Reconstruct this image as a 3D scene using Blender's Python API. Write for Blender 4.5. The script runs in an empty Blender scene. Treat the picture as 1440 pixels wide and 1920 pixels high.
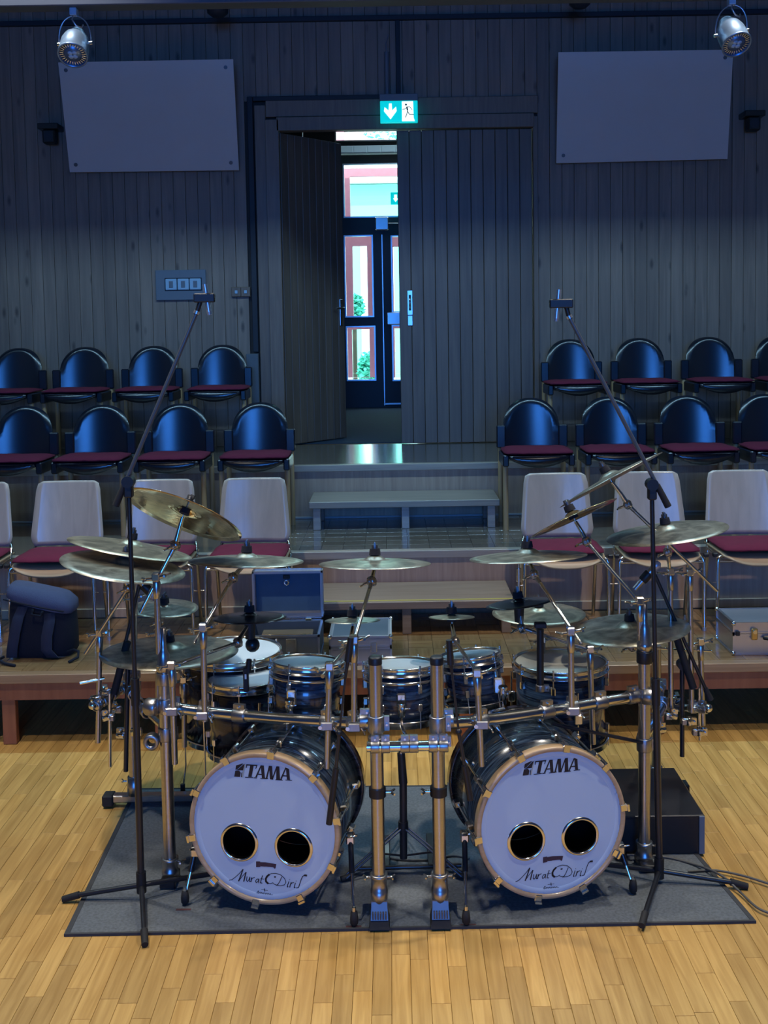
import bpy, math, random
from mathutils import Vector, Matrix, Quaternion
random.seed(7)
SC = bpy.context.scene
COL = SC.collection
PI = math.pi

# ------------------------------------------------------------------ camera
CAM_H, F_PX, PITCH, ROLL, CX, CY = 2.33, 2000.0, math.radians(4.0), 0.0162, 735.0, 750.0
_cp, _sp, _cr, _sr = math.cos(PITCH), math.sin(PITCH), math.cos(ROLL), math.sin(ROLL)
FWD = Vector((0, _cp, -_sp)); _U = Vector((0, _sp, _cp)); _R = Vector((1, 0, 0))
RGT = _R * _cr - _U * _sr
UPV = _R * _sr + _U * _cr
cd = bpy.data.cameras.new('camera'); cam = bpy.data.objects.new('camera', cd); COL.objects.link(cam)
cd.sensor_fit = 'VERTICAL'; cd.sensor_height = 36.0; cd.sensor_width = 27.0
cd.lens = 36.0 * F_PX / 1920.0
cd.shift_x = (720 - CX) / 1920.0; cd.shift_y = (CY - 960) / 1920.0
cd.clip_end = 200
_m = Matrix((RGT, UPV, -FWD)).transposed().to_4x4(); _m.translation = (0, 0, CAM_H)
cam.matrix_world = _m
SC.camera = cam

# ------------------------------------------------------------------ light
SC.view_settings.view_transform = 'Standard'; SC.view_settings.look = 'None'
SC.view_settings.gamma = 1.0; SC.view_settings.use_curve_mapping = False
SC.view_settings.exposure = 0.0
w = bpy.data.worlds.new('sky'); SC.world = w; w.use_nodes = True
w.node_tree.nodes['Background'].inputs[0].default_value = (0.66, 0.93, 1.0, 1)
w.node_tree.nodes['Background'].inputs[1].default_value = 8.0

def lamp(name, kind, loc, target, energy, col, **kw):
    l = bpy.data.lights.new(name, kind); l.energy = energy; l.color = col
    for k, v in kw.items(): setattr(l, k, v)
    o = bpy.data.objects.new(name, l); COL.objects.link(o); o.location = loc
    d = Vector(target) - Vector(loc)
    o.rotation_euler = d.to_track_quat('-Z', 'Y').to_euler()
    return o
lamp('sun_outdoors', 'SUN', (2, 8, 12), (0.5, 19, 1.5), 5.0, (1.0, 0.97, 0.9), angle=0.01)
# daylight of the wide window in the wall behind the camera
lamp('window_daylight', 'AREA', (0.0, -7.7, 3.15), (0.0, 4.0, 2.4), 560, (0.045, 0.26, 1.0), shape='RECTANGLE', size=3.8, size_y=2.6)
# ceiling lamps over the open floor
for _x, _y in ((-1.85, 3.0), (1.85, 3.0), (-1.85, 4.6), (1.85, 4.6)):
    lamp('ceiling_spot', 'SPOT', (_x, _y, 5.0), (_x * 1.02, _y + 0.05, 0), (300 if _y < 4 else 350), (1.0, 0.94, 0.84), spot_size=math.radians(86), spot_blend=0.75, shadow_soft_size=0.08)
# added lights without real fixtures: foyer fill, then wash over seating and lower wall
lamp('foyer_fill', 'AREA', (0.4, 11.6, 4.9), (0.4, 11.6, 0), 14, (0.5, 0.8, 1.0), shape='RECTANGLE', size=1.2, size_y=0.3)
lamp('seating_wash', 'AREA', (0, 6.6, 5.25), (0, 6.6, 0), 200, (0.38, 0.72, 1.0), shape='RECTANGLE', size=8.6, size_y=0.06)

# ------------------------------------------------------------------ helpers
def ray(px, py):
    return FWD + RGT * ((px - CX) / F_PX) + UPV * ((CY - py) / F_PX)
def at(px, py, Y):
    """real point at depth Y that the photograph shows at this pixel"""
    d = ray(px, py); return Vector((0, 0, CAM_H)) + d * (Y / d.y)
def atz(px, py, z):
    d = ray(px, py); return Vector((0, 0, CAM_H)) + d * ((z - CAM_H) / d.z)
def ppm(Y):            # pixels per metre at depth Y
    return F_PX / Y
V = Vector
def frame(axis):
    a = Vector(axis).normalized()
    t = Vector((0, 0, 1)) if abs(a.z) < 0.9 else Vector((1, 0, 0))
    u = t.cross(a).normalized(); v = a.cross(u).normalized()
    return u, v, a

class MB:
    def __init__(s): s.v = []; s.f = []; s.s = []
    def add(s, vs, fs, smooth=False):
        b = len(s.v); s.v += [Vector(q) for q in vs]
        for f in fs: s.f.append([b + i for i in f]); s.s.append(smooth)
        return s
    def box(s, x0, y0, z0, x1, y1, z1):
        x0, x1 = min(x0, x1), max(x0, x1); y0, y1 = min(y0, y1), max(y0, y1); z0, z1 = min(z0, z1), max(z0, z1)
        return s.add([(x0,y0,z0),(x1,y0,z0),(x1,y1,z0),(x0,y1,z0),(x0,y0,z1),(x1,y0,z1),(x1,y1,z1),(x0,y1,z1)],
              [(0,3,2,1),(4,5,6,7),(0,1,5,4),(1,2,6,5),(2,3,7,6),(3,0,4,7)])
    def obox(s, c, h, u=(1,0,0), v=(0,1,0), w=(0,0,1)):
        c, u, v, w = V(c), V(u), V(v), V(w); q = []
        for k in (-1, 1):
            for a, b in ((-1,-1),(1,-1),(1,1),(-1,1)):
                q.append(c + u*h[0]*a + v*h[1]*b + w*h[2]*k)
        return s.add(q, [(0,3,2,1),(4,5,6,7),(0,1,5,4),(1,2,6,5),(2,3,7,6),(3,0,4,7)])
    def cbox(s, c, h, e, u=(1,0,0), v=(0,1,0), w=(0,0,1)):
        """box with chamfered edges e"""
        c, u, v, w = V(c), V(u), V(v), V(w); a, b, d = h
        e = min(e, a*.9, b*.9, d*.9)
        P = []
        for z, k in ((-d, e), (-d+e, 0), (d-e, 0), (d, e)):
            aa, bb = a-k, b-k
            for x, y in ((-aa+e*(k==0), -bb),(aa-e*(k==0), -bb),(aa, -bb+e*(k==0)),(aa, bb-e*(k==0)),(aa-e*(k==0), bb),(-aa+e*(k==0), bb),(-aa, bb-e*(k==0)),(-aa, -bb+e*(k==0))):
                P.append(c + u*x + v*y + w*z)
        F = [tuple(reversed(range(8))), tuple(range(24, 32))]
        for r in range(3):
            for i in range(8):
                j = (i+1) % 8; F.append((r*8+i, r*8+j, r*8+8+j, r*8+8+i))
        return s.add(P, F)
    def cyl(s, p0, p1, r0, r1=None, n=12, caps=True):
        p0, p1 = V(p0), V(p1); r1 = r0 if r1 is None else r1
        u, v, a = frame(p1 - p0); q = []
        for p, r in ((p0, r0), (p1, r1)):
            for i in range(n):
                t = 2*PI*i/n; q.append(p + (u*math.cos(t) + v*math.sin(t))*r)
        s.add(q, [(i, (i+1)%n, n+(i+1)%n, n+i) for i in range(n)], True)
        if caps: s.add(q, [tuple(reversed(range(n))), tuple(range(n, 2*n))])
        return s
    def tube(s, pts, r, n=8, closed=False, caps=True):
        pts = [V(p) for p in pts]; m = len(pts); rr = r if isinstance(r, (list, tuple)) else [r]*m
        q = []; pu = None
        for i, p in enumerate(pts):
            if closed: t = pts[(i+1)%m] - pts[i-1]
            else: t = pts[min(i+1, m-1)] - pts[max(i-1, 0)]
            t.normalize()
            if pu is None: u, vv, _ = frame(t)
            else:
                u = pu - t*pu.dot(t)
                if u.length < 1e-6: u, vv, _ = frame(t)
                u.normalize(); vv = t.cross(u)
            pu = u
            for k in range(n):
                a = 2*PI*k/n; q.append(p + (u*math.cos(a) + vv*math.sin(a))*rr[i])
        fs = []
        for i in range(m if closed else m-1):
            j = (i+1) % m
            for k in range(n): fs.append((i*n+k, i*n+(k+1)%n, j*n+(k+1)%n, j*n+k))
        s.add(q, fs, True)
        if caps and not closed: s.add(q, [tuple(reversed(range(n))), tuple(range((m-1)*n, m*n))])
        return s
    def lathe(s, prof, o, axis, n=32, smooth=True, closed=False):
        """profile (radius, height along axis)"""
        o = V(o); u, v, a = frame(axis); q = []
        for r, h in prof:
            for i in range(n):
                t = 2*PI*i/n; q.append(o + (u*math.cos(t) + v*math.sin(t))*max(r, 1e-5) + a*h)
        m = len(prof); fs = []
        for i in range(m if closed else m-1):
            j = (i+1) % m
            for k in range(n): fs.append((i*n+k, i*n+(k+1)%n, j*n+(k+1)%n, j*n+k))
        return s.add(q, fs, smooth)
    def sphere(s, c, r, n=12, sz=(1,1,1)):
        c = V(c); q = []; m = n//2
        for i in range(m+1):
            ph = PI*i/m
            for k in range(n):
                t = 2*PI*k/n
                q.append(c + V((r*sz[0]*math.sin(ph)*math.cos(t), r*sz[1]*math.sin(ph)*math.sin(t), r*sz[2]*math.cos(ph))))
        return s.add(q, [(i*n+k, (i+1)*n+k, (i+1)*n+(k+1)%n, i*n+(k+1)%n) for i in range(m) for k in range(n)], True)
    def prism(s, pts, d, smooth=False):
        """planar outline (3D points) extruded by vector d"""
        n = len(pts); a = [V(p) for p in pts]; b = [p + V(d) for p in a]
        s.add(a + b, [tuple(reversed(range(n))), tuple(range(n, 2*n))])
        return s.add(a + b, [(i, (i+1)%n, n+(i+1)%n, n+i) for i in range(n)], smooth)
    def xf(s, M):
        s.v = [M @ p for p in s.v]; return s
    def mesh(s, name, mat, org=V((0,0,0))):
        me = bpy.data.meshes.new(name)
        me.from_pydata([tuple(p - org) for p in s.v], [], s.f)
        me.polygons.foreach_set('use_smooth', s.s)
        me.materials.append(mat)
        me.update(); me.validate()
        bm_fix(me)
        return me
    def build(s, name, mat, parent=None, bevel=0, **props):
        org = ORG.get(parent.name, V((0,0,0))) if parent else V((0,0,0))
        o = bpy.data.objects.new(name, s.mesh(name, mat, org)); COL.objects.link(o)
        if parent: o.parent = parent; ORG[o.name] = org
        if bevel:
            m = o.modifiers.new('bevel', 'BEVEL'); m.width = bevel; m.segments = 2; m.limit_method = 'ANGLE'
        for k, v in props.items(): o[k] = v
        return o
import bmesh
def bm_fix(me):
    b = bmesh.new(); b.from_mesh(me)
    bmesh.ops.recalc_face_normals(b, faces=b.faces); b.to_mesh(me); b.free()
ORG = {}
def thing(name, label, cat, loc, group=None, rz=0):
    o = bpy.data.objects.new(name, None); COL.objects.link(o); o.empty_display_size = 0.05
    o.location = loc; o.rotation_euler = (0, 0, rz); o['label'] = label; o['category'] = cat
    if group: o['group'] = group
    ORG[o.name] = V(loc)
    return o
def tag(o, label, cat, group=None):
    o['label'] = label; o['category'] = cat
    if group: o['group'] = group
    return o
def struct(o, label=None):
    o['kind'] = 'structure'
    if label: o['label'] = label
    return o
def copy_tree(src, parent=None):
    c = src.copy(); COL.objects.link(c)
    if parent: c.parent = parent
    for ch in list(src.children): copy_tree(ch, c)
    return c

# ------------------------------------------------------------------ materials
def nt(name):
    m = bpy.data.materials.new(name); m.use_nodes = True
    n = m.node_tree; b = n.nodes['Principled BSDF']; return m, n, b
def N(n, t, **kw):
    x = n.nodes.new(t)
    for k, v in kw.items(): setattr(x, k, v)
    return x
def plain(name, col, rough=0.5, metal=0.0, var=0.12, scale=14.0, bump=0.0, spec=0.5, coat=0.0, bscale=None, stretch=(1,1,1)):
    m, n, b = nt(name)
    tc = N(n, 'ShaderNodeTexCoord'); mp = N(n, 'ShaderNodeMapping'); mp.inputs['Scale'].default_value = stretch
    n.links.new(tc.outputs['Object'], mp.inputs[0])
    no = N(n, 'ShaderNodeTexNoise'); no.inputs['Scale'].default_value = scale; no.inputs['Detail'].default_value = 4
    n.links.new(mp.outputs[0], no.inputs['Vector'])
    mx = N(n, 'ShaderNodeMix', data_type='RGBA')
    mx.inputs[6].default_value = tuple(c*(1-var) for c in col) + (1,); mx.inputs[7].default_value = tuple(min(1, c*(1+var)) for c in col) + (1,)
    n.links.new(no.outputs[0], mx.inputs[0]); n.links.new(mx.outputs[2], b.inputs['Base Color'])
    b.inputs['Roughness'].default_value = rough; b.inputs['Metallic'].default_value = metal
    b.inputs['Specular IOR Level'].default_value = spec; b.inputs['Coat Weight'].default_value = coat
    if bump:
        bp = N(n, 'ShaderNodeBump'); bp.inputs['Strength'].default_value = bump; bp.inputs['Distance'].default_value = 0.004
        n2 = N(n, 'ShaderNodeTexNoise'); n2.inputs['Scale'].default_value = bscale or scale*4
        n.links.new(mp.outputs[0], n2.inputs['Vector'])
        n.links.new(n2.outputs[0], bp.inputs['Height']); n.links.new(bp.outputs[0], b.inputs['Normal'])
    return m
def wood(name, c1, c2, axis='Z', rough=0.45, tone=0.35, scale=1.0, knots=0.0, coat=0.0):
    """grain along the given axis; every piece gets its own tone and grain offset"""
    m, n, b = nt(name)
    tc = N(n, 'ShaderNodeTexCoord'); oi = N(n, 'ShaderNodeObjectInfo')
    ad = N(n, 'ShaderNodeVectorMath', operation='ADD'); sc = N(n, 'ShaderNodeVectorMath', operation='SCALE')
    cb = N(n, 'ShaderNodeCombineXYZ')
    for i in range(3): n.links.new(oi.outputs['Random'], cb.inputs[i])
    sc.inputs['Scale'].default_value = 37.0; n.links.new(cb.outputs[0], sc.inputs[0])
    n.links.new(tc.outputs['Object'], ad.inputs[0]); n.links.new(sc.outputs[0], ad.inputs[1])
    mp = N(n, 'ShaderNodeMapping'); s = {'X': (1.5, 26, 26), 'Y': (26, 1.5, 26), 'Z': (26, 26, 1.5)}[axis]
    mp.inputs['Scale'].default_value = tuple(q*scale for q in s); n.links.new(ad.outputs[0], mp.inputs[0])
    no = N(n, 'ShaderNodeTexNoise'); no.inputs['Scale'].default_value = 1.6; no.inputs['Detail'].default_value = 6; no.inputs['Distortion'].default_value = 0.6
    n.links.new(mp.outputs[0], no.inputs['Vector'])
    rp = N(n, 'ShaderNodeValToRGB'); rp.color_ramp.elements[0].position = 0.3; rp.color_ramp.elements[1].position = 0.72
    rp.color_ramp.elements[0].color = tuple(c1) + (1,); rp.color_ramp.elements[1].color = tuple(c2) + (1,)
    n.links.new(no.outputs[0], rp.inputs[0])
    hs = N(n, 'ShaderNodeHueSaturation')
    mr = N(n, 'ShaderNodeMapRange'); mr.inputs[3].default_value = 1 - tone; mr.inputs[4].default_value = 1 + tone*0.8
    n.links.new(oi.outputs['Random'], mr.inputs[0]); n.links.new(mr.outputs[0], hs.inputs['Value']); n.links.new(rp.outputs[0], hs.inputs['Color'])
    out = hs.outputs[0]
    if knots:
        mk = N(n, 'ShaderNodeMapping'); mk.inputs['Scale'].default_value = {'Z': (7, 7, 2.6), 'X': (2.6, 7, 7), 'Y': (7, 2.6, 7)}[axis]
        n.links.new(ad.outputs[0], mk.inputs[0])
        vo = N(n, 'ShaderNodeTexVoronoi'); vo.inputs['Scale'].default_value = 1.0; n.links.new(mk.outputs[0], vo.inputs['Vector'])
        kr = N(n, 'ShaderNodeValToRGB'); kr.color_ramp.elements[0].position = 0.05; kr.color_ramp.elements[1].position = 0.16
        kr.color_ramp.elements[0].color = (1-knots,)*3 + (1,); kr.color_ramp.elements[1].color = (1, 1, 1, 1)
        n.links.new(vo.outputs['Distance'], kr.inputs[0])
        mu = N(n, 'ShaderNodeMix', data_type='RGBA', blend_type='MULTIPLY'); mu.inputs[0].default_value = 1
        n.links.new(out, mu.inputs[6]); n.links.new(kr.outputs[0], mu.inputs[7]); out = mu.outputs[2]
    n.links.new(out, b.inputs['Base Color'])
    b.inputs['Roughness'].default_value = rough; b.inputs['Coat Weight'].default_value = coat; b.inputs['Coat Roughness'].default_value = 0.15
    bp = N(n, 'ShaderNodeBump'); bp.inputs['Strength'].default_value = 0.15; bp.inputs['Distance'].default_value = 0.002
    n.links.new(no.outputs[0], bp.inputs['Height']); n.links.new(bp.outputs[0], b.inputs['Normal'])
    return m
def emis(name, col, st):
    m, n, b = nt(name)
    b.inputs['Base Color'].default_value = tuple(col) + (1,); b.inputs['Emission Color'].default_value = tuple(col) + (1,)
    b.inputs['Emission Strength'].default_value = st
    no = N(n, 'ShaderNodeTexNoise'); no.inputs['Scale'].default_value = 8
    mr = N(n, 'ShaderNodeMapRange'); mr.inputs[3].default_value = st*0.85; mr.inputs[4].default_value = st*1.15
    n.links.new(no.outputs[0], mr.inputs[0]); n.links.new(mr.outputs[0], b.inputs['Emission Strength'])
    return m
def pane(name):
    m, n, b = nt(name)
    tr = N(n, 'ShaderNodeBsdfTransparent'); tr.inputs[0].default_value = (0.86, 0.97, 0.94, 1)
    gl = N(n, 'ShaderNodeBsdfGlossy'); gl.inputs['Roughness'].default_value = 0.02
    fr = N(n, 'ShaderNodeFresnel'); fr.inputs[0].default_value = 1.45
    mx = N(n, 'ShaderNodeMixShader'); n.links.new(fr.outputs[0], mx.inputs[0]); n.links.new(tr.outputs[0], mx.inputs[1]); n.links.new(gl.outputs[0], mx.inputs[2])
    n.links.new(mx.outputs[0], n.nodes['Material Output'].inputs[0])
    return m
def pearl(name, c1, c2, axis_scale):
    """dark blue oyster wrap with pale streaks"""
    m, n, b = nt(name)
    tc = N(n, 'ShaderNodeTexCoord'); mp = N(n, 'ShaderNodeMapping'); mp.inputs['Scale'].default_value = axis_scale
    n.links.new(tc.outputs['Object'], mp.inputs[0])
    no = N(n, 'ShaderNodeTexNoise'); no.inputs['Scale'].default_value = 1.0; no.inputs['Detail'].default_value = 6; no.inputs['Distortion'].default_value = 1.2
    n.links.new(mp.outputs[0], no.inputs['Vector'])
    rp = N(n, 'ShaderNodeValToRGB'); e = rp.color_ramp.elements
    e[0].position = 0.42; e[0].color = tuple(c1) + (1,); e[1].position = 0.72; e[1].color = tuple(c2) + (1,)
    n.links.new(no.outputs[0], rp.inputs[0]); n.links.new(rp.outputs[0], b.inputs['Base Color'])
    b.inputs['Roughness'].default_value = 0.22; b.inputs['Coat Weight'].default_value = 0.6; b.inputs['Coat Roughness'].default_value = 0.06
    return m
def bronze(name, col, rough=0.3, dark=0.45):
    m, n, b = nt(name)
    tc = N(n, 'ShaderNodeTexCoord')
    no = N(n, 'ShaderNodeTexNoise'); no.inputs['Scale'].default_value = 9; no.inputs['Detail'].default_value = 5; no.inputs['Distortion'].default_value = 1.5
    n.links.new(tc.outputs['Object'], no.inputs['Vector'])
    rp = N(n, 'ShaderNodeValToRGB'); e = rp.color_ramp.elements
    e[0].position = 0.35; e[0].color = tuple(c*dark for c in col) + (1,); e[1].position = 0.65; e[1].color = tuple(col) + (1,)
    n.links.new(no.outputs[0], rp.inputs[0]); n.links.new(rp.outputs[0], b.inputs['Base Color'])
    b.inputs['Metallic'].default_value = 0.85; b.inputs['Roughness'].default_value = rough
    bp = N(n, 'ShaderNodeBump'); bp.inputs['Strength'].default_value = 0.25; bp.inputs['Distance'].default_value = 0.002
    n2 = N(n, 'ShaderNodeTexNoise'); n2.inputs['Scale'].default_value = 45
    n.links.new(tc.outputs['Object'], n2.inputs['Vector']); n.links.new(n2.outputs[0], bp.inputs['Height']); n.links.new(bp.outputs[0], b.inputs['Normal'])
    return m

M = dict(
 oak=wood('oak_strip', (0.42, 0.228, 0.058), (0.62, 0.372, 0.115), 'Y', 0.42, 0.2),
 oak_x=wood('oak_mosaic', (0.23, 0.125, 0.052), (0.35, 0.21, 0.095), 'X', 0.25, 0.2, coat=0.3),
 oak_dark=plain('oak_joint', (0.10, 0.055, 0.022), 0.7),
 nosing=wood('nosing_wood', (0.25, 0.155, 0.085), (0.34, 0.22, 0.125), 'X', 0.35, 0.1, coat=0.2),
 nosing2=wood('step_wood', (0.35, 0.28, 0.225), (0.46, 0.375, 0.30), 'X', 0.36, 0.1, coat=0.15),
 deck2=wood('deck_mosaic', (0.125, 0.105, 0.085), (0.19, 0.16, 0.13), 'X', 0.2, 0.22, coat=0.7),
 nosing3=wood('lower_step_wood', (0.25, 0.175, 0.125), (0.34, 0.245, 0.18), 'X', 0.4, 0.1),
 fascia=wood('fascia_wood', (0.26, 0.085, 0.035), (0.34, 0.125, 0.055), 'Z', 0.5, 0.08, 0.5),
 riser=wood('riser_wood', (0.42, 0.27, 0.18), (0.55, 0.37, 0.25), 'Z', 0.5, 0.08),
 spruce=wood('wall_spruce', (0.175, 0.128, 0.102), (0.255, 0.188, 0.148), 'Z', 0.5, 0.14, 0.6, knots=0.6),
 spruce_dark=plain('wall_groove', (0.05, 0.04, 0.035), 0.8),
 doorwood=wood('door_board', (0.115, 0.082, 0.066), (0.17, 0.125, 0.098), 'Z', 0.45, 0.1, 0.6),
 casing=wood('door_casing', (0.14, 0.095, 0.07), (0.19, 0.135, 0.1), 'Z', 0.45, 0.1),
 plaster=plain('plaster', (0.16, 0.15, 0.16), 0.9),
 ceilm=plain('ceiling_paint', (0.10, 0.09, 0.10), 0.9),
 duct=plain('cable_duct', (0.012, 0.016, 0.028), 0.6),
 ductgrey=plain('grey_duct', (0.10, 0.11, 0.13), 0.5),
 board=plain('board_white', (0.53, 0.48, 0.48), 0.4, var=0.05, scale=3),
 greytrim=plain('grey_trim', (0.45, 0.45, 0.45), 0.6),
 screw=plain('screw_steel', (0.12, 0.12, 0.13), 0.4, 0.8),
 black=plain('black_plastic', (0.010, 0.010, 0.012), 0.45, bump=0.1),
 blackmetal=plain('black_powdercoat', (0.014, 0.014, 0.017), 0.35, 0.0, coat=0.2),
 boommetal=plain('boom_metal', (0.06, 0.07, 0.085), 0.3, 0.0, spec=0.8),
 rubber=plain('rubber', (0.012, 0.012, 0.013), 0.75, bump=0.2),
 chrome=plain('chrome', (0.80, 0.77, 0.72), 0.17, 1.0, var=0.06, scale=30),
 steel=plain('brushed_steel', (0.52, 0.50, 0.49), 0.28, 1.0, var=0.12, scale=20, stretch=(1,1,8)),
 greyclamp=plain('cast_clamp', (0.42, 0.41, 0.41), 0.36, 1.0, var=0.12),
 darkcast=plain('dark_cast_metal', (0.16, 0.165, 0.18), 0.45, 0.7, var=0.15),
 warmsteel=plain('ratchet_steel', (0.50, 0.44, 0.38), 0.3, 1.0, var=0.3, scale=60),
 railgrey=plain('rail_grey', (0.055, 0.075, 0.115), 0.6, 0.0, var=0.06),
 lamp_bluelit=plain('lamp_silver_bluelit', (0.17, 0.25, 0.38), 0.36, 0.7, var=0.06),  # blue light of the hall mixed into the silver base colour
 alu=plain('aluminium', (0.62, 0.62, 0.66), 0.3, 0.9, var=0.06),
 aluside=plain('aluminium_panel', (0.45, 0.45, 0.50), 0.38, 0.55, var=0.06),
 head=plain('white_head', (0.54, 0.66, 0.76), 0.38, var=0.03, scale=4, spec=0.4),
 tomhead_plain=plain('coated_head_plain', (0.62, 0.60, 0.50), 0.5, var=0.04, scale=6),  # same coated head, coloured without the blue window reflection
 tomhead_bluelit=plain('coated_head_bluelit', (0.50, 0.58, 0.64), 0.45, var=0.04, scale=6),  # blue window reflection put into the base colour
 maple=wood('maple_hoop', (0.50, 0.32, 0.17), (0.62, 0.43, 0.25), 'X', 0.3, 0.05, coat=0.4),
 wrap=pearl('blue_oyster_wrap', (0.004, 0.010, 0.026), (0.055, 0.095, 0.15), (4, 4, 70)),
 wrap_bd=pearl('blue_oyster_wrap_bass', (0.005, 0.012, 0.024), (0.085, 0.125, 0.16), (3, 60, 3)),
 wrap_br=pearl('dark_wrap', (0.012, 0.010, 0.012), (0.055, 0.045, 0.045), (5, 5, 26)),
 inner=plain('drum_inside', (0.006, 0.006, 0.008), 0.9),
 ink=plain('print_black', (0.012, 0.010, 0.016), 0.5),
 inkgold=plain('print_pale', (0.45, 0.46, 0.36), 0.5),
 inkpurple=plain('print_plum', (0.045, 0.022, 0.045), 0.5, var=0.5, scale=160),
 bronze=bronze('cymbal_bronze', (0.68, 0.60, 0.42), 0.34, 0.5),
 bronze_d=bronze('cymbal_raw', (0.56, 0.53, 0.42), 0.36, 0.4),
 bronze_g=bronze('cymbal_gold', (0.66, 0.47, 0.23), 0.10, 0.5),
 bronze_k=bronze('cymbal_dark', (0.10, 0.085, 0.09), 0.25, 0.6),
 blackcym=plain('cymbal_black', (0.008, 0.009, 0.012), 0.3, coat=0.3),
 felt=plain('felt', (0.013, 0.013, 0.018), 0.95, bump=0.4),
 carpet=plain('carpet_grey', (0.13, 0.145, 0.16), 0.97, var=0.55, scale=90, bump=0.8, bscale=420),
 binding=plain('carpet_binding', (0.045, 0.047, 0.052), 0.9, bump=0.5),
 redmark=plain('red_tape', (0.10, 0.035, 0.035), 0.8),
 ply=plain('black_plywood', (0.003, 0.007, 0.016), 0.27, var=0.1, spec=1.0),
 beech=wood('beech', (0.44, 0.27, 0.13), (0.54, 0.36, 0.19), 'Z', 0.4, 0.08),
 chairply=wood('chair_plywood', (0.40, 0.35, 0.30), (0.49, 0.43, 0.37), 'Z', 0.33, 0.05, 0.5, coat=0.25),
 chairedge=wood('chair_plywood_seat', (0.50, 0.34, 0.19), (0.60, 0.43, 0.26), 'X', 0.38, 0.05, 0.5),
 red=plain('cushion_red', (0.135, 0.006, 0.03), 0.9, var=0.2, scale=30, bump=0.3, bscale=300),
 bagblue=plain('bag_blue', (0.075, 0.09, 0.165), 0.85, var=0.15, bump=0.4, bscale=200),
 bagnavy=plain('bag_navy', (0.008, 0.010, 0.020), 0.9, var=0.2, bump=0.4, bscale=200),
 bagstrap=plain('bag_strap', (0.030, 0.036, 0.065), 0.9, var=0.2, bump=0.4, bscale=300),
 caseblue=plain('case_lining', (0.06, 0.13, 0.23), 0.85, var=0.12, bump=0.2),
 casegrey=plain('case_panel', (0.13, 0.16, 0.20), 0.55, var=0.1),
 brass=plain('brass', (0.65, 0.48, 0.22), 0.25, 1.0),
 switch=plain('switch_white', (0.30, 0.45, 0.62), 0.3, var=0.04),
 plate=plain('switch_plate', (0.13, 0.15, 0.19), 0.4, var=0.06),
 signgreen=emis('sign_green', (0.0, 0.52, 0.56), 1.1),
 signdark=plain('sign_dark_green', (0.0, 0.10, 0.11), 0.6),
 signwhite=emis('sign_white', (0.80, 1.0, 0.96), 1.3),
 redframe=plain('red_window_frame', (0.55, 0.20, 0.26), 0.5),
 darkframe=plain('dark_entrance_frame', (0.022, 0.024, 0.034), 0.45),
 glass=pane('glass'),
 mint=plain('mint_wall', (0.22, 0.82, 0.68), 0.8, var=0.08, scale=2),
 white=plain('white_render', (0.85, 0.88, 0.88), 0.8, var=0.05, scale=3),
 leaf=plain('leaf', (0.08, 0.48, 0.36), 0.7, var=0.5, scale=6),
 bark=plain('bark', (0.05, 0.035, 0.025), 0.9),
 foyerfloor=plain('foyer_carpet', (0.03, 0.05, 0.085), 0.9, var=0.2, scale=60, spec=0.1),
 asphalt=plain('paving', (0.5, 0.52, 0.5), 0.9),
 cable=plain('cable_grey', (0.10, 0.095, 0.085), 0.5),
 clearmic=plain('microphone_silver', (0.55, 0.56, 0.62), 0.3, 0.7),
 yellow=plain('yellow_strip', (0.45, 0.36, 0.08), 0.7),
)

# ================================================================== THE SETTING
Z1, Z2, Z3 = 0.42, 0.84, 1.26          # the three seating tiers
Y1, Y2, Y3, YW = 5.83, 6.98, 8.20, 9.60
YWALL = 9.8
# ---- floor: oak strips
fl = struct(MB().box(-5.2, -8.2, -0.12, 5.2, YWALL, -0.0225).build('floor', M['oak']), 'oak strip floor, golden brown, strips running towards the stage')
PW, PL = 0.068, 0.42
def strip_mb(w, l):
    return MB().cbox((0, 0, 0), (w/2 - 0.0006, l/2 - 0.0006, 0.011), 0.0012)
strip_me = strip_mb(PW, PL).mesh('plank', M['oak'])
rest = MB(); cand = []
nx = int(3.6 / PW)
for i in range(-nx, nx + 1):
    x = i * PW; off = random.choice((0, 0.5, 0.25, 0.75, 0.4)) * PL + random.uniform(-0.05, 0.05)
    y = 2.4 - off
    while y < 6.9:
        yc = y + PL/2
        vis = abs(x) < 0.37 * yc + 0.12 and 3.25 < yc < 6.02
        under = -1.24 < x < 1.22 and 4.2 < yc < 5.05
        cand.append((x, yc, vis and not under)); y += PL
good = [c for c in cand if c[2]]
good.sort(key=lambda c: c[1]); good = set(good[:296])
for c in cand:
    if c in good:
        o = bpy.data.objects.new('plank', strip_me); COL.objects.link(o); o.parent = fl
        o.location = (c[0], c[1], -0.0108)
    else:
        rest.cbox((c[0], c[1], -0.0112), (PW/2 - 0.0006, PL/2 - 0.0006, 0.011), 0.0012)
rest.build('planks_beyond', M['oak'], fl, kind='stuff')

# ---- tiers
def tier(name, z, y0, y1, x0, x1, label, nos='nosing2'):
    t = MB().box(x0, y0 + 0.012, z - 0.05, x1, y1, z - 0.012).build(name, M['oak_dark'])
    struct(t, label)
    MB().cbox(((x0+x1)/2, y0 + 0.03, z - 0.026), ((x1-x0)/2, 0.032, 0.026), 0.004).build('nosing_board', M[nos], t)
    return t
t1 = tier('lower_tier', Z1, Y1, Y2 + 0.02, -4.6, 4.6, 'lowest seating tier with mosaic parquet top and open front', 'nosing')
t2 = tier('middle_tier', Z2, Y2, Y3 + 0.02, -4.6, 4.6, 'middle seating tier of the hall')
t3 = tier('upper_tier', Z3, Y3, YW + 0.3, -4.6, 4.6, 'upper seating tier level with the door')
SQ = 0.146
sq_x = MB().cbox((0, 0, 0), (SQ/2 - 0.0008, SQ/2 - 0.0008, 0.006), 0.001).mesh('parquet_block', M['oak_x'])
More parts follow.
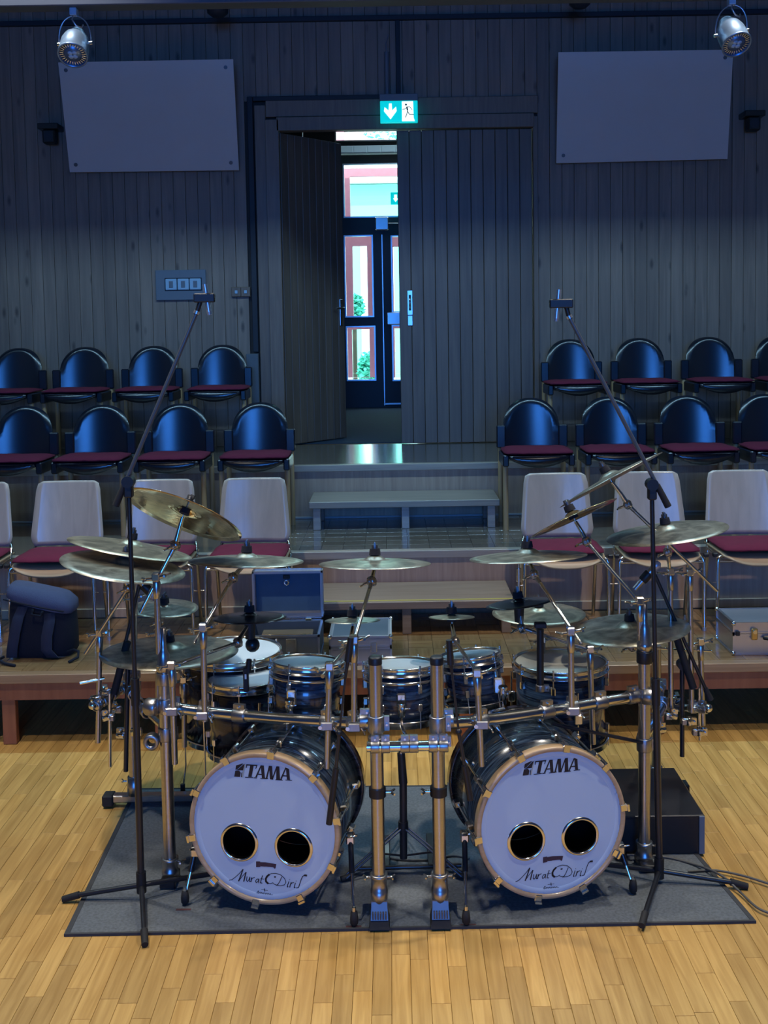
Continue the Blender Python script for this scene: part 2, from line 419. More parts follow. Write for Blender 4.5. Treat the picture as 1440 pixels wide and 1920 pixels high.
sq_2 = MB().cbox((0, 0, 0), (SQ/2 - 0.0008, SQ/2 - 0.0008, 0.006), 0.001).mesh('parquet_block', M['deck2'])
def parquet(t, z, y0, y1, x0, x1, me, sq=SQ):
    nxs = int((x1 - x0)/sq); nys = int((y1 - y0)/sq + 0.5)
    dy = (y1 - y0)/nys
    for j in range(nys):
        for i in range(nxs):
            o = bpy.data.objects.new('parquet_block', me); COL.objects.link(o); o.parent = t
            o.location = (x0 + (i + 0.5)*sq, y0 + (j + 0.5)*dy, z - 0.0062)
            o.rotation_euler = (0, 0, 0 if (i + j) % 2 else PI/2); o.scale = (1, dy/sq, 1) if (i + j) % 2 else (dy/sq, 1, 1)
parquet(t1, Z1, Y1 + 0.064, Y2 - 0.02, -2.70, 2.70, sq_x)
parquet(t2, Z2, Y2 + 0.064, Y3 - 0.01, -0.93, 1.12, sq_2)
for t, z, y0, y1, xs in ((t1, Z1, Y1 + 0.064, Y2, (-4.6, -2.72, 2.66, 4.6)), (t2, Z2, Y2 + 0.064, Y3, (-4.6, -0.93, 1.114, 4.6)), (t3, Z3, Y3 + 0.064, YW + 0.02, (-4.6, 0.0, 0.0, 4.6))):
    b = MB()
    for a, c in ((xs[0], xs[1]), (xs[2], xs[3])): b.box(a, y0, z - 0.0125, c, y1, z - 0.001)
    b.build('deck', M['oak_x' if t is t1 else 'deck2'], t)
# front of the lowest tier: fascia board and legs, dark hollow behind
MB().box(-4.6, Y1 + 0.03, 0.265, 4.6, Y1 + 0.05, Z1 - 0.052).build('fascia_board', M['fascia'], t1)
for X in (-3.05, -2.19, -1.33, -0.47, 0.39, 1.47, 2.33, 3.19):
    MB().cbox((X, Y1 + 0.075, 0.186), (0.038, 0.024, 0.184), 0.003).build('leg', M['fascia'], t1)
MB().box(-4.6, 6.75, 0, 4.6, 6.8, Z1 - 0.05).build('back_panel', M['plaster'], t1)
MB().box(-4.6, Y2 + 0.022, Z1 - 0.06, 4.6, Y2 + 0.05, Z2 - 0.05).build('riser_panel', M['riser'], t2)
MB().box(-4.6, Y3 + 0.022, Z2 - 0.06, 4.6, Y3 + 0.05, Z3 - 0.05).build('riser_panel', M['riser'], t3)
struct(MB().cbox((0, Y2 + 0.012, Z1 + 0.03), (4.6, 0.008, 0.03), 0.003).build('baseboard_lower', M['riser']))
struct(MB().cbox((0, Y3 + 0.014, Z2 + 0.009), (4.6, 0.007, 0.008), 0.002).build('baseboard_middle', M['greytrim']))
# ---- loose steps between the tiers
def step(label, z, zb, y0, y1, x0, x1, legs, mt='nosing2'):
    s = thing('wooden_step', label, 'step', ((x0+x1)/2, (y0+y1)/2, zb))
    MB().cbox(((x0+x1)/2, (y0+y1)/2, z - 0.024), ((x1-x0)/2, (y1-y0)/2, 0.024), 0.004).build('tread', M[mt], s)
    for X in legs:
        MB().cbox((X, y0 + 0.05, (z - 0.048 + zb)/2), (0.028, 0.03, (z - 0.048 - zb)/2), 0.003).build('leg', M[mt], s)
        MB().cbox((X, y1 - 0.06, (z - 0.048 + zb)/2), (0.028, 0.03, (z - 0.048 - zb)/2), 0.003).build('leg', M[mt], s)
    return s
s1 = step('long wooden step with yellow edge strip below the middle tier', 0.63, Z1, 6.47, Y2 - 0.0, -0.60, 0.735, (-0.55, 0.07, 0.685), 'nosing3')
MB().box(-0.59, 6.495, 0.6302, 0.725, 6.515, 0.6315).build('edge_strip', M['yellow'], s1)
step('low wooden step on three legs in front of the upper tier', 1.05, Z2, 7.72, Y3 - 0.0, -0.62, 0.775, (-0.565, 0.085, 0.715))

# ---- back wall of vertical spruce boards with the door opening
DX0, DX1, DZ = -0.97, 1.28, 4.055
wb = MB()
for a in ((-5, Z3, DX0 - 0.03, 5.6), (DX1 + 0.012, Z3, 5, 5.6), (DX0 - 0.03, DZ + 0.03, DX1 + 0.012, 5.6)):
    wb.box(a[0], YW + 0.02, a[1], a[2], YW + 0.2, a[3])
wall = struct(wb.build('wall_back', M['spruce_dark']), 'back wall of dark knotty vertical wooden boards')
BW = 0.108
full = MB().cbox((0, 0, (5.2 - Z3)/2), (BW/2 - 0.0012, 0.012, (5.2 - Z3)/2), 0.002).mesh('board', M['spruce'])
top = MB().cbox((0, 0, (5.2 - DZ - 0.27)/2), (BW/2 - 0.0012, 0.012, (5.2 - DZ - 0.27)/2), 0.002).mesh('board', M['spruce'])
for i in range(-40, 40):
    x = (i + 0.5)*BW + 0.03
    o = None
    if x < DX0 - 0.27 or x > DX1 + 0.06: o = bpy.data.objects.new('board', full); z = Z3
    else: o = bpy.data.objects.new('board', top); z = DZ + 0.27
    COL.objects.link(o); o.parent = wall; o.location = (x, YW + 0.006 + random.uniform(-0.0015, 0.0015), z)
# door casing
cs = struct(MB().cbox((DX0 - 0.05, YW - 0.02, (Z3 + DZ + 0.1)/2), (0.06, 0.045, (DZ + 0.1 - Z3)/2), 0.004).build('trim_1', M['casing']))
struct(MB().cbox((DX0 - 0.155, YW - 0.01, (Z3 + DZ + 0.2)/2), (0.05, 0.03, (DZ + 0.26 - Z3)/2), 0.004).build('trim_2', M['casing']))
struct(MB().cbox(((DX0 + DX1)/2, YW - 0.02, DZ + 0.06), ((DX1 - DX0)/2 + 0.01, 0.045, 0.06), 0.004).build('trim_3', M['casing']))
struct(MB().cbox(((DX1 + 0.05 + DX0 - 0.104)/2, YW - 0.012, DZ + 0.2), ((DX1 - DX0 + 0.154)/2, 0.028, 0.075), 0.004).build('trim_4', M['casing']))
struct(MB().cbox((DX1 + 0.025, YW - 0.005, (Z3 + DZ + 0.1)/2), (0.022, 0.03, (DZ + 0.1 - Z3)/2), 0.004).build('trim_5', M['casing']))
# door leaves: right one shut, left one standing open into the foyer
def leaf(name, label, w, nb, hz):
    d = bpy.data.objects.new(name, None); COL.objects.link(d); d['kind'] = 'structure'; d['label'] = label
    ORG[d.name] = V((0, 0, 0))
    MB().box(0, 0.012, 0.005, w, 0.05, DZ - Z3 - 0.01).build('door_core', M['spruce_dark'], d)
    bw = w/nb
    me = MB().cbox((0, 0, (DZ - Z3)/2), (bw/2 - 0.0018, 0.011, (DZ - Z3)/2 - 0.006), 0.003).mesh('board', M['doorwood'])
    for i in range(nb):
        o = bpy.data.objects.new('board', me); COL.objects.link(o); o.parent = d; o.location = ((i + 0.5)*bw, 0.003, 0)
    return d
dr = leaf('door_1', 'closed right door leaf of dark vertical boards', DX1 - 0.085, 11, 0)
dr.location = (0.08, YW + 0.0, Z3)
p = MB().cbox((0.095, -0.012, 1.27), (0.024, 0.005, 0.11), 0.003).build('pull_plate', M['steel'], dr)
MB().cbox((0.095, -0.018, 1.27), (0.010, 0.003, 0.07), 0.002).build('pull_recess', M['black'], p)
MB().tube([(0.095, -0.018, 1.32), (0.095, -0.035, 1.30), (0.095, -0.035, 1.24), (0.095, -0.018, 1.22)], 0.006, 6).build('pull_grip', M['chrome'], p)
MB().cbox((0.095, -0.012, 1.11), (0.022, 0.004, 0.045), 0.003).build('lock_plate', M['steel'], dr)
dl = leaf('door_2', 'open left door leaf of dark vertical boards swung into foyer', 0.80, 9, 0)
dl.location = (DX0 + 0.01, YW + 0.0, Z3); dl.rotation_euler = (0, 0, math.radians(50))
p = MB().cbox((0.75, -0.012, 1.2), (0.02, 0.005, 0.125), 0.003).build('handle_plate', M['steel'], dl)
MB().tube([(0.75, -0.012, 1.24), (0.75, -0.05, 1.24), (0.74, -0.058, 1.24), (0.64, -0.058, 1.24)], 0.009, 8).build('handle', M['steel'], p)
# other walls, ceiling, foyer shell
struct(MB().box(-5.2, -8, -0.1, -5, YW + 0.2, 5.6).build('wall_left', M['plaster']))
struct(MB().box(5, -8, -0.1, 5.2, YW + 0.2, 5.6).build('wall_right', M['plaster']))
fw = MB()
for a in ((-5, -0.1, 5, 5.6),): fw.box(a[0], -8.2, a[1], a[2], -8, a[3])
struct(fw.build('wall_front', M['plaster']))
wf = MB()
for a in ((-2.05, 1.75, -1.9, 4.55), (1.9, 1.75, 2.05, 4.55), (-1.9, 4.4, 1.9, 4.55), (-1.9, 1.75, 1.9, 1.88)): wf.box(a[0], -8.0, a[1], a[2], -7.9, a[3])
struct(wf.build('window_8', M['casing']), 'frame of the tall window behind the camera')
struct(MB().box(-5.2, YW + 0.2, -0.1, 5.2, YW + 0.3, Z3 - 0.21).build('wall_base', M['plaster']))
struct(MB().box(-5.0, Y1 + 0.1, -0.02, -4.6, YW + 0.2, Z3).box(4.6, Y1 + 0.1, -0.02, 5.0, YW + 0.2, Z3).build('wall_plinth', M['plaster']))
struct(MB().box(-5.2, -8.2, 5.5, 5.2, YW + 0.2, 5.7).build('ceiling', M['ceilm']))
struct(MB().box(-4.6, 6.86, 5.06, 4.6, 6.92, 5.5).box(-4.6, 6.3, 5.0, 4.6, 6.36, 5.5).build('wash_cutoff', M['casing']), 'added boards out of view that cut off the seating wash')  # added unseen, blocks the wash so the upper wall stays dark
YF = 14.0
fs_ = MB().box(-3, YW + 0.19, Z3 - 0.2, 3, YF + 0.1, Z3 - 0.004).build('floor_foyer', M['foyerfloor']); struct(fs_)
struct(MB().box(-3.2, YW + 0.2, Z3 - 0.2, -3, YF, 5.2).build('wall_foyer_left', M['plaster']))
struct(MB().box(3, YW + 0.2, Z3 - 0.2, 3.2, YF, 5.2).build('wall_foyer_right', M['plaster']))
struct(MB().box(-3.2, YW + 0.2, 5.0, 3.2, YF + 0.1, 5.2).build('ceiling_foyer', M['plaster']))

# ---- glazed entrance at the far end of the foyer
def A(px, py): return at(px, py, YF)
def P14(px, py): q = A(px, py); return q.x, q.z
wins = []
YO = YF + 1.0
def window(name, a, b_, c_, d, ia, ib, ic, id_, label):
    """opening (a,b_)-(c_,d) in the dark inner wall; the red outer frame with its pane stands a metre behind"""
    x0, z1 = P14(a, b_); x1, z0 = P14(c_, d)
    g = bpy.data.objects.new(name, None); COL.objects.link(g); g['kind'] = 'structure'; g['label'] = label; g.location = (x0, YF, z0); ORG[g.name] = V((x0, YF, z0))
    p0, p1 = at(ia, ib, YO), at(ic, id_, YO)
    f = MB(); y0, y1 = YO - 0.04, YO + 0.04; X0, X1, Z0, Z1_ = x0 - 0.06, x1 + 0.06, z0 - 0.02, z1 + 0.10
    f.box(X0, y0, Z0, p0.x, y1, Z1_); f.box(p1.x, y0, Z0, X1, y1, Z1_); f.box(p0.x, y0, p0.z, p1.x, y1, Z1_); f.box(p0.x, y0, Z0, p1.x, y1, p1.z)
    f.build('outer_frame', M['redframe'], g)
    e = MB(); t = 0.018
    e.box(x0 - t, YF - 0.02, z0 - t, x0, YF + 0.03, z1 + t); e.box(x1, YF - 0.02, z0 - t, x1 + t, YF + 0.03, z1 + t)
    e.box(x0, YF - 0.02, z1, x1, YF + 0.03, z1 + t); e.box(x0, YF - 0.02, z0 - t, x1, YF + 0.03, z0)
    e.build('window_bead', M['alu'], g)
    MB().box(p0.x, YO - 0.003, p1.z, p1.x, YO + 0.003, p0.z).build('glass_pane', M['glass'], g)
    wins.append((x0, x1, z0, z1))
window('window_1', 645, 310, 800, 404, 656, 332, 800, 404, 'transom window above the entrance doors with red frame')
window('window_2', 647, 444, 699, 592, 661, 462, 690, 592, 'tall upper pane in left entrance door with red frame')
window('window_3', 651, 614, 703, 711, 660, 618, 694, 707, 'short lower pane in left entrance door with red frame')
window('window_4', 735, 444, 790, 583, 737, 463, 780, 583, 'upper pane in right entrance door')
window('window_5', 737, 612, 792, 711, 740, 616, 782, 707, 'lower pane in right entrance door')
window('window_6', 630, 236, 800, 261, 645, 236, 800, 261, 'high strip window near the foyer ceiling')
# dark frame fills every place that is not a window
xs = sorted({-3.0, 3.0} | {q for wn in wins for q in (wn[0] - 0.018, wn[1] + 0.018)})
zs = sorted({Z3 - 0.004, 5.0} | {q for wn in wins for q in (wn[2] - 0.018, wn[3] + 0.018)})
ef = MB()
for i in range(len(xs) - 1):
    j0 = None
    for j in range(len(zs)):
        hole = True
        if j < len(zs) - 1:
            cx_, cz_ = (xs[i] + xs[i+1])/2, (zs[j] + zs[j+1])/2
            hole = any(wn[0] - 0.018 < cx_ < wn[1] + 0.018 and wn[2] - 0.018 < cz_ < wn[3] + 0.018 for wn in wins)
        if not hole and j0 is None: j0 = j
        if hole and j0 is not None:
            ef.box(xs[i], YF, zs[j0], xs[i+1], YF + 0.08, zs[j]); j0 = None
ent = struct(ef.build('wall_foyer_end', M['darkframe']), 'dark glazed entrance wall at the end of the foyer')
x_, z_ = P14(716, 420); MB().cbox((x_, YF - 0.05, z_), (0.085, 0.04, 0.085), 0.01).build('door_closer', M['steel'], ent)
MB().cyl((x_ + 0.08, YF - 0.05, z_), (x_ + 0.5, YF - 0.05, z_ + 0.0), 0.008, n=6).build('closer_arm', M['steel'], ent)
x_, z_ = P14(738, 597); MB().cbox((x_, YF - 0.03, z_), (0.085, 0.03, 0.08), 0.008).build('door_lock_box', M['steel'], ent)
xa, za = P14(716, 440); xb, zb_ = P14(720, 760)
MB().box(xa - 0.006, YF - 0.012, zb_, xa + 0.006, YF, za).build('leaf_edge_strip', M['alu'], ent)
MB().box(xb, YF - 0.012, zb_ + 0.01, xb + 0.6, YF, zb_ + 0.03).build('sill_strip', M['alu'], ent)
# lit strip luminaire under the foyer ceiling
q0 = at(600, 283, 12.6); lt = thing('strip_luminaire', 'pale tiled strip luminaire hanging in the foyer above the doors', 'lamp', q0)
MB().cbox(q0 + V((0.35, 0, 0)), (0.75, 0.06, 0.045), 0.005).build('housing', M['white'], lt)
for k in (-0.2, 0.9): MB().cyl(q0 + V((k, 0, 0.04)), V((q0.x + k, q0.y, 5.0)), 0.008, n=6).build('hanger_rod', M['steel'], lt)
for k in range(9):
    MB().cbox(q0 + V((-0.33 + k*0.16, -0.064, 0)), (0.074, 0.006, 0.036), 0.003).build('diffuser_tile', M['white'], lt)
# second exit sign in the foyer, half hidden
q0 = at(752, 372, 13.4); es = thing('foyer_exit_sign', 'small green exit sign in the foyer half hidden by door', 'sign', q0)
MB().cbox(q0, (0.13, 0.02, 0.075), 0.004).build('housing', M['signgreen'], es)
MB().cyl(q0 + V((0, 0, 0.07)), V((q0.x, q0.y, 5.0)), 0.008, n=6).build('hanger_rod', M['steel'], es)
MB().prism([q0 + V((-0.10, -0.023, 0.0)), q0 + V((-0.07, -0.023, -0.045)), q0 + V((-0.03, -0.023, 0.0)), q0 + V((-0.05, -0.023, 0.0)), q0 + V((-0.05, -0.023, 0.045)), q0 + V((-0.085, -0.023, 0.045)), q0 + V((-0.085, -0.023, 0.0))], (0, 0.002, 0)).build('arrow', M['signwhite'], es)
# outdoors
struct(MB().box(-15, YF + 0.1, Z3 - 0.25, 15, 45, Z3 - 0.05).build('ground_outside', M['asphalt']))
q0 = V((0.6, 19.0, Z3 - 0.05)); b = thing('canopy_building', 'mint green pavilion wall beyond the entrance glass', 'building', q0)
MB().box(-2.2, 19.0, at(700, 404, 19).z - 0.3, 4.2, 19.2, at(700, 346, 19).z).build('wall_band', M['mint'], b)
MB().box(-2.3, 18.6, at(700, 346, 19).z + 0.02, 4.3, 19.3, at(700, 335, 19).z).build('roof_edge', M['white'], b)
for x_ in (666, 748): MB().box(at(x_, 500, 19).x - 0.09, 19.0, Z3 - 0.05, at(x_, 500, 19).x + 0.09, 19.2, at(700, 404, 19).z - 0.3).build('wall_pillar', M['mint'], b)
def bush(name, label, c, zc, r, n, hh, cat):
    t = thing(name, label, cat, c)
    MB().cyl(c, V((c.x, c.y, zc)), 0.03 + hh*0.02, n=8).build('stem', M['bark'], t)
    mb = MB(); rg = random.Random(n)
    for _ in range(n):
        d = V((rg.gauss(0, 1), rg.gauss(0, 1), rg.gauss(0, 1))).normalized()*rg.uniform(0.3, 1)
        q = V((c.x + d.x*r, c.y + d.y*r, zc + d.z*hh*0.5)); u, v, a = frame(V((rg.gauss(0,1), rg.gauss(0,1), rg.gauss(0,1))))
        mb.add([q - u*0.06, q + v*0.03, q + u*0.06, q - v*0.03], [(0, 1, 2, 3)])
    mb.build('foliage', M['leaf'], t, kind='stuff')
q = at(694, 705, 17.0); bush('shrub', 'small green shrub seen through lower left entrance pane', V((q.x, 17.0, Z3 - 0.05)), q.z + 0.12, 0.20, 500, 0.6, 'bush')
q = at(664, 575, 17.6); bush('shrub', 'rounded green shrub seen through tall entrance pane', V((q.x, 17.6, Z3 - 0.05)), q.z, 0.17, 450, 0.45, 'bush')
q = at(690, 250, 20.0); bush('tree', 'leafy green tree top in the high strip window', V((1.6, 20.0, Z3)), q.z + 0.3, 2.2, 4200, 2.0, 'tree')
# ---- cable ducts on the back wall
def duct(label, x0, z0, x1, z1, y0=YW - 0.045, mat='duct'):
    return tag(MB().cbox(((x0+x1)/2, (y0 + YW - 0.006)/2, (z0+z1)/2), (abs(x1-x0)/2, (YW - 0.006 - y0)/2, abs(z1-z0)/2), 0.004).build('cable_duct', M[mat]), label, 'duct')
a = at(470, 183, YW); bq = at(476, 660, YW)
duct('dark vertical cable duct beside the left door casing', a.x - 0.03, bq.z, a.x + 0.02, a.z)
duct('dark horizontal cable duct above the door frame', a.x + 0.022, a.z - 0.04, at(712, 180, YW).x, a.z)
c0 = at(745, 40, YW); c1 = at(745, 180, YW)
duct('dark vertical cable duct rising above the exit sign', c0.x - 0.02, c1.z, c0.x + 0.02, c0.z)
duct('long dark cable duct along the top of the back wall', -4.2, c0.z + 0.002, 4.2, c0.z + 0.045)
a = at(476, 663, YW); bq = at(482, 755, YW)
duct('grey cable box below the dark duct next to the chairs', a.x - 0.06, bq.z, a.x + 0.05, a.z, YW - 0.09, 'ductgrey')

# ================================================================== ON THE BACK WALL
def panel(label, px, tilt):
    tl, tr, br, bl = [at(q[0], q[1], YW - 0.10 - tilt*(1 if i < 2 else 0)) for i, q in enumerate(px)]
    t = thing('display_board', label, 'board', bl)
    MB().prism([tl, tr, br, bl], (0, 0.018, 0)).build('sheet', M['board'], t, bevel=0.002)
    n = (tr - tl).cross(bl - tl).normalized()
    if n.y > 0: n = -n
    def pt(u, v): return tl*(1-u)*(1-v) + tr*u*(1-v) + br*u*v + bl*(1-u)*v
    return t, pt, n
t, pt, n = panel('pale wall board behind the left spotlight, tilted forward', [(109,117),(437,111),(448,319),(131,323)], 0.24)
for u, v in ((0.955, 0.07), (0.04, 0.93), (0.04, 0.07), (0.955, 0.93)):
    c = pt(u, v); MB().cyl(c, c + n*0.008, 0.016, n=12).build('screw_cap', M['screw'], t)
for u in (0.2, 0.8): MB().cyl(pt(u, 0.3) + V((0, 0.019, 0)), V((pt(u, 0.3).x, YW - 0.012, pt(u, 0.3).z)), 0.012, n=8).build('standoff', M['screw'], t)
t, pt, n = panel('pale wall board behind the right spotlight, tilted forward', [(1047,98),(1375,93),(1364,298),(1043,306)], 0.20)
for u, v in ((0.955, 0.07), (0.04, 0.93)):
    c = pt(u, v); MB().cyl(c, c + n*0.008, 0.016, n=12).build('screw_cap', M['screw'], t)
for u in (0.2, 0.8): MB().cyl(pt(u, 0.3) + V((0, 0.019, 0)), V((pt(u, 0.3).x, YW - 0.012, pt(u, 0.3).z)), 0.012, n=8).build('standoff', M['screw'], t)
# exit sign
c = at(748, 209, 9.42); hw, hh = 0.163, 0.092
t = thing('exit_sign', 'lit green emergency exit sign with arrow and running figure above the door', 'sign', c)
MB().cbox(c + V((0, 0.03, 0)), (hw, 0.03, hh), 0.004).build('light_box', M['signgreen'], t)
MB().cbox(c + V((0, 0.05, hh + 0.03)), (hw + 0.004, 0.055, 0.03), 0.004).build('housing', M['plate'], t)
MB().cbox(c + V((0, 0.12, hh + 0.03)), (0.05, 0.05, 0.03), 0.004).build('bracket', M['plate'], t)
def flat(pts, y=-0.0025): return [c + V((a*hw, y, b*hh)) for a, b in pts]
MB().prism(flat([(-0.52,0.75),(-0.38,0.75),(-0.36,0.1),(-0.15,0.45),(-0.12,0.05),(-0.45,-0.72),(-0.8,0.05),(-0.76,0.42),(-0.55,0.1)]), (0, 0.002, 0)).build('arrow', M['signwhite'], t)
MB().prism(flat([(0.16,0.92),(0.76,0.92),(0.78,-0.6),(0.84,-0.92),(0.16,-0.92)]), (0, 0.002, 0)).build('doorway_field', M['signwhite'], t)
fig = MB()
hd = c + V((0.38*hw, -0.004, 0.62*hh)); fig.cyl(hd, hd + V((0, 0.001, 0)), 0.009, n=12)
for pl, wd in (([(0.42,0.42),(0.46,0.05)], 0.012), ([(0.44,0.36),(0.3,0.2),(0.18,0.17)], 0.005), ([(0.44,0.4),(0.6,0.38),(0.7,0.12)], 0.005), ([(0.45,0.02),(0.56,-0.3),(0.8,-0.32)], 0.006), ([(0.45,0.02),(0.42,-0.25),(0.34,-0.58)], 0.006)):
    for (a0, b0), (a1, b1) in zip(pl, pl[1:]):
        p0 = c + V((a0*hw, -0.0045, b0*hh)); p1 = c + V((a1*hw, -0.0045, b1*hh)); d = (p1 - p0).normalized(); s_ = V((-d.z, 0, d.x))*wd/2
        fig.add([p0 - s_, p1 - s_, p1 + s_, p0 + s_], [(0, 1, 2, 3)])
fig.build('running_figure', M['signdark'], t)
MB().cyl(c + V((-0.10, 0.14, hh + 0.06)), c + V((-0.10, 0.14, hh + 0.45)), 0.022, n=8).build('cable_tube', M['plate'], t)
MB().tube([c + V((-0.10, 0.13, hh + 0.45)), c + V((-0.105, 0.13, hh + 0.52)), c + V((-0.08, 0.14, hh + 0.6))], 0.006, 6).build('cable', M['plate'], t)
lamp('exit_sign_glow', 'AREA', c + V((0, -0.02, -0.02)), c + V((0, -1, -0.4)), 0.7, (0.4, 1.0, 0.95), shape='RECTANGLE', size=0.3, size_y=0.16)
# socket panel with three switches
a = at(292, 507, YW); bq = at(388, 562, YW); m_ = (a + bq)/2
t = thing('switch_panel', 'grey wall plate with three pale blue push switches', 'switch', m_)
MB().cbox(m_ + V((0, -0.014, 0)), ((bq.x-a.x)/2, 0.014, (a.z-bq.z)/2), 0.004).build('plate', M['plate'], t)
for k in range(3):
    q = V((m_.x - 0.085 + k*0.108, m_.y - 0.032, m_.z + 0.005))
    r_ = MB().cbox(q, (0.05, 0.008, 0.05), 0.005).build('switch_rocker', M['switch'], t)
    MB().cbox(q + V((0, -0.009, 0)), (0.018, 0.002, 0.03), 0.002).build('key_symbol', M['plate'], r_)
MB().cbox(V((m_.x + 0.023, m_.y - 0.027, m_.z + 0.005)), (0.166, 0.004, 0.058), 0.003).build('switch_surround', M['duct'], t)
a = at(434, 538, YW); bq = at(471, 557, YW); m_ = (a + bq)/2
t = thing('light_switch', 'small beige double light switch beside the dark duct', 'switch', m_)
MB().cbox(m_ + V((0, -0.01, 0)), (0.085, 0.01, 0.045), 0.003).build('plate', M['casing'], t)
for s_ in (-1, 1):
    r_ = MB().cbox(m_ + V((s_*0.042, -0.024, 0)), (0.04, 0.006, 0.042), 0.003).build('switch_rocker', M['casing'], t)
    MB().cbox(m_ + V((s_*0.042, -0.031, 0.0)), (0.012, 0.002, 0.014), 0.001).build('switch_window', M['switch'], r_)
# small loudspeakers beside the boards
for px, py, lb in ((95, 246, 'small dark loudspeaker left of the left wall board'), (1410, 222, 'small dark loudspeaker right of the right wall board')):
    q = at(px, py, YW - 0.1); t = thing('loudspeaker', lb, 'loudspeaker', q)
    MB().cbox(q + V((0, 0.0, 0.03)), (0.09, 0.09, 0.025), 0.006).build('bracket', M['blackmetal'], t)
    MB().cbox(q + V((0.0, -0.02, -0.055)), (0.055, 0.05, 0.06), 0.012).build('cabinet', M['black'], t)
    MB().cyl(q + V((0, -0.071, -0.055)), q + V((0, -0.074, -0.055)), 0.04, n=16).build('cone', M['duct'], t)
# smoke detectors
for px, py, lb in ((408, 20, 'round smoke detector under the track, left'), (1087, 4, 'round smoke detector under the track, right')):
    q = at(px, py, 9.0); t = thing('smoke_detector', lb, 'detector', q)
    MB().lathe([(0.001, -0.05), (0.05, -0.048), (0.085, -0.02), (0.09, 0.02), (0.001, 0.022)], q, (0, 0, 1), 20).build('dome', M['duct'], t)
    MB().cyl(q + V((0, 0, 0.02)), V((q.x, q.y, 5.5)), 0.02, n=8).build('stem', M['duct'], t)

# ================================================================== TRACK AND SPOTLIGHTS
YT = 5.0
q = at(300, 4, YT); t = thing('lighting_track', 'long pale grey lighting track crossing the top of the hall', 'track', (0, YT, q.z))
MB().cbox((0, YT, q.z + 0.0), (4.9, 0.05, 0.022), 0.004).build('rail', M['railgrey'], t)
MB().cbox((0, YT, q.z + 0.034), (4.9, 0.035, 0.012), 0.003).build('rail_cover', M['railgrey'], t)
for X in (-3.6, 0, 3.6): MB().cyl((X, YT, q.z + 0.04), (X, YT, 5.5), 0.012, n=8).build('hanger_rod', M['steel'], t)
TZ = q.z - 0.022
def spotlight(px, label, aim, face):
    hx = at(px, 60, YT).x; top = V((hx, YT, TZ))
    t = thing('spotlight', label, 'spotlight', top, 'track spotlights')
    MB().cbox(top + V((0, 0, -0.017)), (0.016, 0.02, 0.017), 0.003).build('track_adapter', M['switch'], t)
    hub = top + V((0.0, 0, -0.158)); d = V(aim).normalized(); u = V((d.z, 0, -d.x)).normalized()
    side = V((0, 1, 0)).cross(d).normalized()
    R = 0.066
    yk = [hub + side*(R + 0.008)*math.cos(a_)*1.0 + V((0, 0, 1))*((0.125)*max(0, math.sin(a_))**0.75) for a_ in [PI*k/16 for k in range(17)]]
    MB().tube(yk, 0.0032, 6).build('yoke', M['alu'], t)
    for s_ in (-1, 1): MB().cyl(hub + side*s_*(R - 0.002), hub + side*s_*(R + 0.014), 0.009, n=10).build('pivot_screw', M['chrome'], t)
    body = MB().lathe([(0.001, -0.088), (0.03, -0.086), (0.036, -0.07), (0.04, -0.06), (0.056, -0.035), (0.064, -0.005), (R, 0.03), (R, 0.075), (R*1.04, 0.078), (R*1.04, 0.086), (R*0.93, 0.086), (R*0.93, 0.06)], hub, d, 32).build('can', M['lamp_bluelit'], t)
    ln = MB().lathe([(R*0.93, 0.066), (R*0.6, 0.070), (R*0.58, 0.078), (0.001, 0.079)], hub, d, 24).build('lamp_front', M['lamp_bluelit'], t)
    u_, v_, a_ = frame(d)
    for k in range(28):
        an = 2*PI*k/28; e = u_*math.cos(an) + v_*math.sin(an); f_ = d.cross(e)
        MB().obox(hub + e*R*0.77 + d*0.073, (R*0.14, 0.0018, 0.004), e, f_, d).build('cooling_rib', M['alu'], ln)
    for k in range(4):
        an = PI/4 + PI/2*k; e = u_*math.cos(an) + v_*math.sin(an)
        MB().lathe([(0.001, 0.003), (0.009, 0.001), (0.011, -0.001)], hub + e*0.014 + d*0.082, d, 12).build('led_lens', M['switch'], ln)
    MB().tube([top + V((0, -0.01, -0.034)), top + V((-0.005, -0.02, -0.054)), top + V((0.012, -0.02, -0.082)), top + V((0.035, -0.01, -0.089)), top + V((0.04, 0, -0.074))], 0.004, 6).build('supply_cable', M['alu'], t)
spotlight(140, 'silver track spotlight at top left, pointing down to the kit', (0.02, -0.62, -0.78), 0)
spotlight(1371, 'silver track spotlight at top right, leaning to the right', (0.12, -0.60, -0.78), 0)

